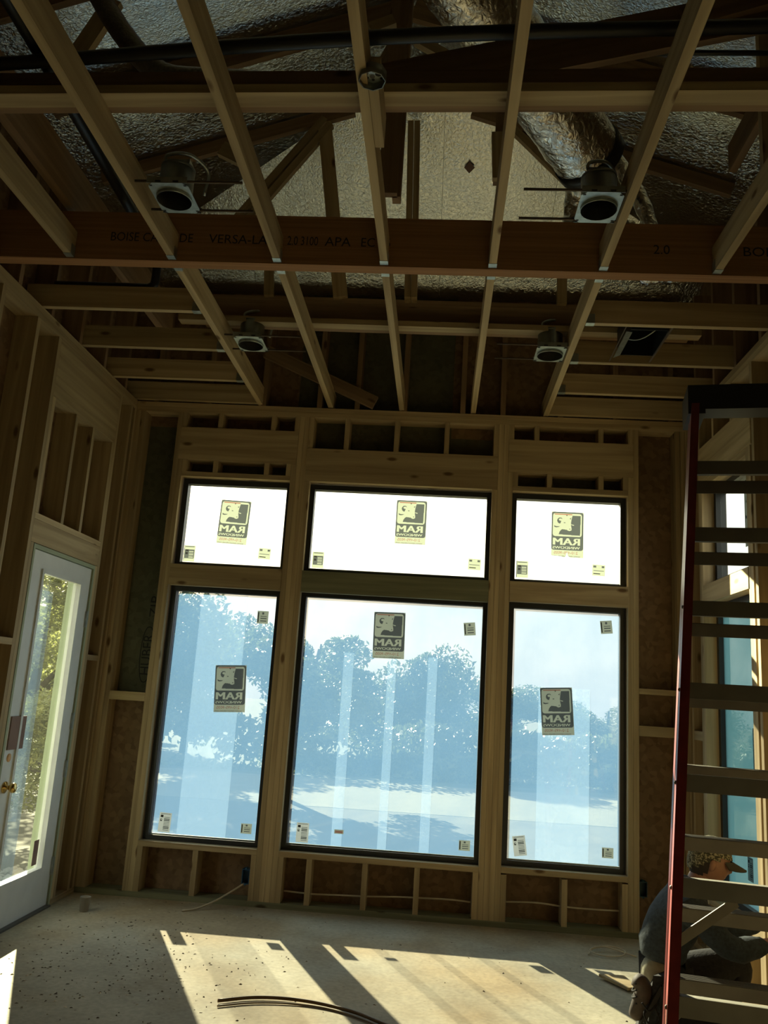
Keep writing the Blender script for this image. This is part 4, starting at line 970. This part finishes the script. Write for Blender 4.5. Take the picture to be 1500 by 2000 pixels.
# ================================================================== OUTDOORS
gd = struct(box('ground', -60, 60, 6.9, 120, -.62, -.5, GROUND))
box('ground', -60, -2.72, -20, 6.9, -.42, -.30, GROUND); struct(COL.objects[-1])
box('ground', 2.0, 60, -20, 6.9, -.62, -.5, GROUND); struct(COL.objects[-1])
rd = struct(slab('gravel_drive', [(-60, 13.2, -.496), (60, 17.0, -.496), (60, 21.5, -.496), (-60, 18.0, -.496)], .003, ROADM))
gr = struct(slab('grass_strip', [(-60, 18.0, -.4965), (60, 21.5, -.4965), (60, 40, -.4965), (-60, 40, -.4965)], .003, GRASS))
def foliage_mesh(n, R, leaf, seed, holes=.25):
    rnd = random.Random(seed); V = []; F = []
    nb = 20 if R[0] < 10 else 150
    blobs = [(Vector((rnd.uniform(-.9, .9)*R[0] if nb > 20 else rnd.uniform(-.7, .7)*R[0], rnd.uniform(-.7, .7)*R[1], rnd.uniform(-.95, .75)*R[2])), rnd.uniform(.22, .48)*(.18 if nb > 20 else 1)) for _ in range(nb)]
    for i in range(n):
        c, s = rnd.choice(blobs)
        d = Vector((rnd.gauss(0, 1), rnd.gauss(0, 1), rnd.gauss(0, 1))).normalized()*(rnd.random()**.35)
        p = c+Vector((d.x*R[0]*s, d.y*R[1]*s*(3 if nb > 20 else 1), d.z*R[2]*s*(5 if nb > 20 else 1)))
        a = Vector((rnd.gauss(0, 1), rnd.gauss(0, 1), rnd.gauss(0, 1))).normalized(); b = a.orthogonal().normalized()
        l = leaf*rnd.uniform(.6, 1.4); k = len(V)
        V += [p-a*l, p+b*l*.45, p+a*l, p-b*l*.45]; F.append((k, k+1, k+2, k+3))
    me = bpy.data.meshes.new('foliage'); me.from_pydata(V, [], F); return me
FM = [foliage_mesh(13000, (2.6, 1.6, 2.2), .10, s) for s in (1, 2, 3)]
FU = foliage_mesh(42000, (17, 1.1, .95), .10, 11)
FMN = [foliage_mesh(16000, (1.9, 1.7, 2.2), .062, s) for s in (5, 6)]
for m in FM + [FU]: m.materials.append(LEAF)
for m in FMN: m.materials.append(LEAF2)
def tree(x, y, zg, h, scale, fm, label, lean=(0, 0), near_=False, group='oaks beyond the drive'):
    t = tag(empty('oak_tree', (x, y, zg)), label, 'tree', group)
    lx_, ly_ = lean
    tr_ = [Vector((0, 0, 0)), Vector((lx_*.3, ly_*.3, h*.28)), Vector((lx_*.7, ly_*.7, h*.55)), Vector((lx_, ly_, h*.85))]
    pr_ = [(tube_data(smooth_path(tr_, 5), [.16*scale*(1-.05*i) for i in range(16)], 9)[0], tube_data(smooth_path(tr_, 5), .1, 9)[1], 0)]
    for k in range(5):
        a = k*1.3+x; b0 = Vector((lx_*.5, ly_*.5, h*.42)); b1 = b0+Vector((math.cos(a)*.8, math.sin(a)*.8, h*.18))*scale; b2 = b1+Vector((math.cos(a+.4)*.7, math.sin(a+.4)*.7, h*.16))*scale
        pp = smooth_path([b0, b1, b2], 4); v, f = tube_data(pp, [.07*scale*(1-.09*i) for i in range(len(pp))], 6); pr_.append((v, f, 0))
    join_parts('trunk', pr_, BARK, t, True)
    o = put('foliage', fm, t); zr = [v.co.z for v in fm.vertices]; k_ = (.8 if near_ else .97)*h/(max(zr)-min(zr)); o.location = (lx_, ly_, h-max(zr)*k_); o.scale = (scale, scale, k_); o['kind'] = 'stuff'
    return t
rndt = random.Random(3)
labs = [('oak tree with leaning trunk outside the left part of the middle window', -2.75, 15.9, 3.2, .62, 0),
        ('tall oak tree filling the left window view', -6.4, 18.6, 4.2, .8, 1)]
for i, (l, x, y, h, s, m) in enumerate(labs): tree(x, y, -.5, h, s, FM[m], l, (.5, 0) if i == 0 else (-.3, .2), True)
ug = put('undergrowth', FU, None); ug.location = (-1.5, 21.3, -.1); ug.rotation_euler = (0, 0, math.radians(5.5)); ug['kind'] = 'stuff'
tag(ug, 'dense dark undergrowth filling the foot of the far tree line', 'bushes')
row = [(-13.5, 4.6, 'leftmost'), (-10.2, 4.5, 'second from the left'), (-7.0, 4.4, 'third from the left'), (-3.9, 4.0, 'fourth from the left, seen in the middle window'), (-.9, 3.5, 'fifth from the left, seen in the middle window'),
       (2.0, 2.75, 'sixth from the left'), (4.9, 2.2, 'third from the right, seen in the right window'), (7.8, 2.4, 'second from the right'), (10.8, 2.7, 'rightmost')]
for i, (x, h, w) in enumerate(row):
    tree(x, 24.6+.1*x+(2.9 if i % 2 else 0), -.5, h, .74, FM[i % 3], 'hazy oak in the far tree line, '+w, (.1, .1), group='tree line beyond the drive')
tree(-5.7, 11.4, -.30, 3.35, .75, FMN[0], 'sunlit oak close outside the glazed door, forked trunk', (.3, 0), True, 'oaks outside the door')
tree(-3.75, 8.6, -.30, 1.75, .38, FMN[1], 'small sunlit scrub oak nearest the glazed door', (-.3, .2), True, 'oaks outside the door')
tree(-9.0, 15.5, -.30, 5.1, .9, FMN[0], 'tall oak farther back outside the glazed door', (.3, 0), True, 'oaks outside the door')
# limestone rubble outside the door
rk = []
for s in range(4):
    bm = bmesh.new(); bmesh.ops.create_icosphere(bm, subdivisions=1, radius=1)
    for v in bm.verts: v.co *= .7+.5*noise.noise(v.co*1.3+Vector((s*7, 0, 0)))+.2
    for v in bm.verts: v.co.z *= .55
    me = bpy.data.meshes.new('rock'); bm.to_mesh(me); bm.free(); me.materials.append(STONE); rk.append(me)
V = []; F = []
rr = random.Random(9)
P = []
for i in range(700):
    y = rr.uniform(6.4, 10.6); x = -2.45*y/5.25+rr.uniform(-1.2, .9); s = rr.uniform(.02, .10)
    if x > -2.95 or y > 8.0: continue
    me = rr.choice(rk); M = Matrix.Translation((x, y, -.29)) @ Matrix.Rotation(rr.uniform(0, 6), 4, 'Z') @ Matrix.Scale(s, 4)
    P.append(([M @ v.co for v in me.vertices], [tuple(p.vertices) for p in me.polygons], 0))
rb_ = join_parts('rubble', P, STONE); rb_['kind'] = 'stuff'; tag(rb_, 'pale limestone rubble covering the ground outside the door', 'rubble')
for m in rk: bpy.data.meshes.remove(m)
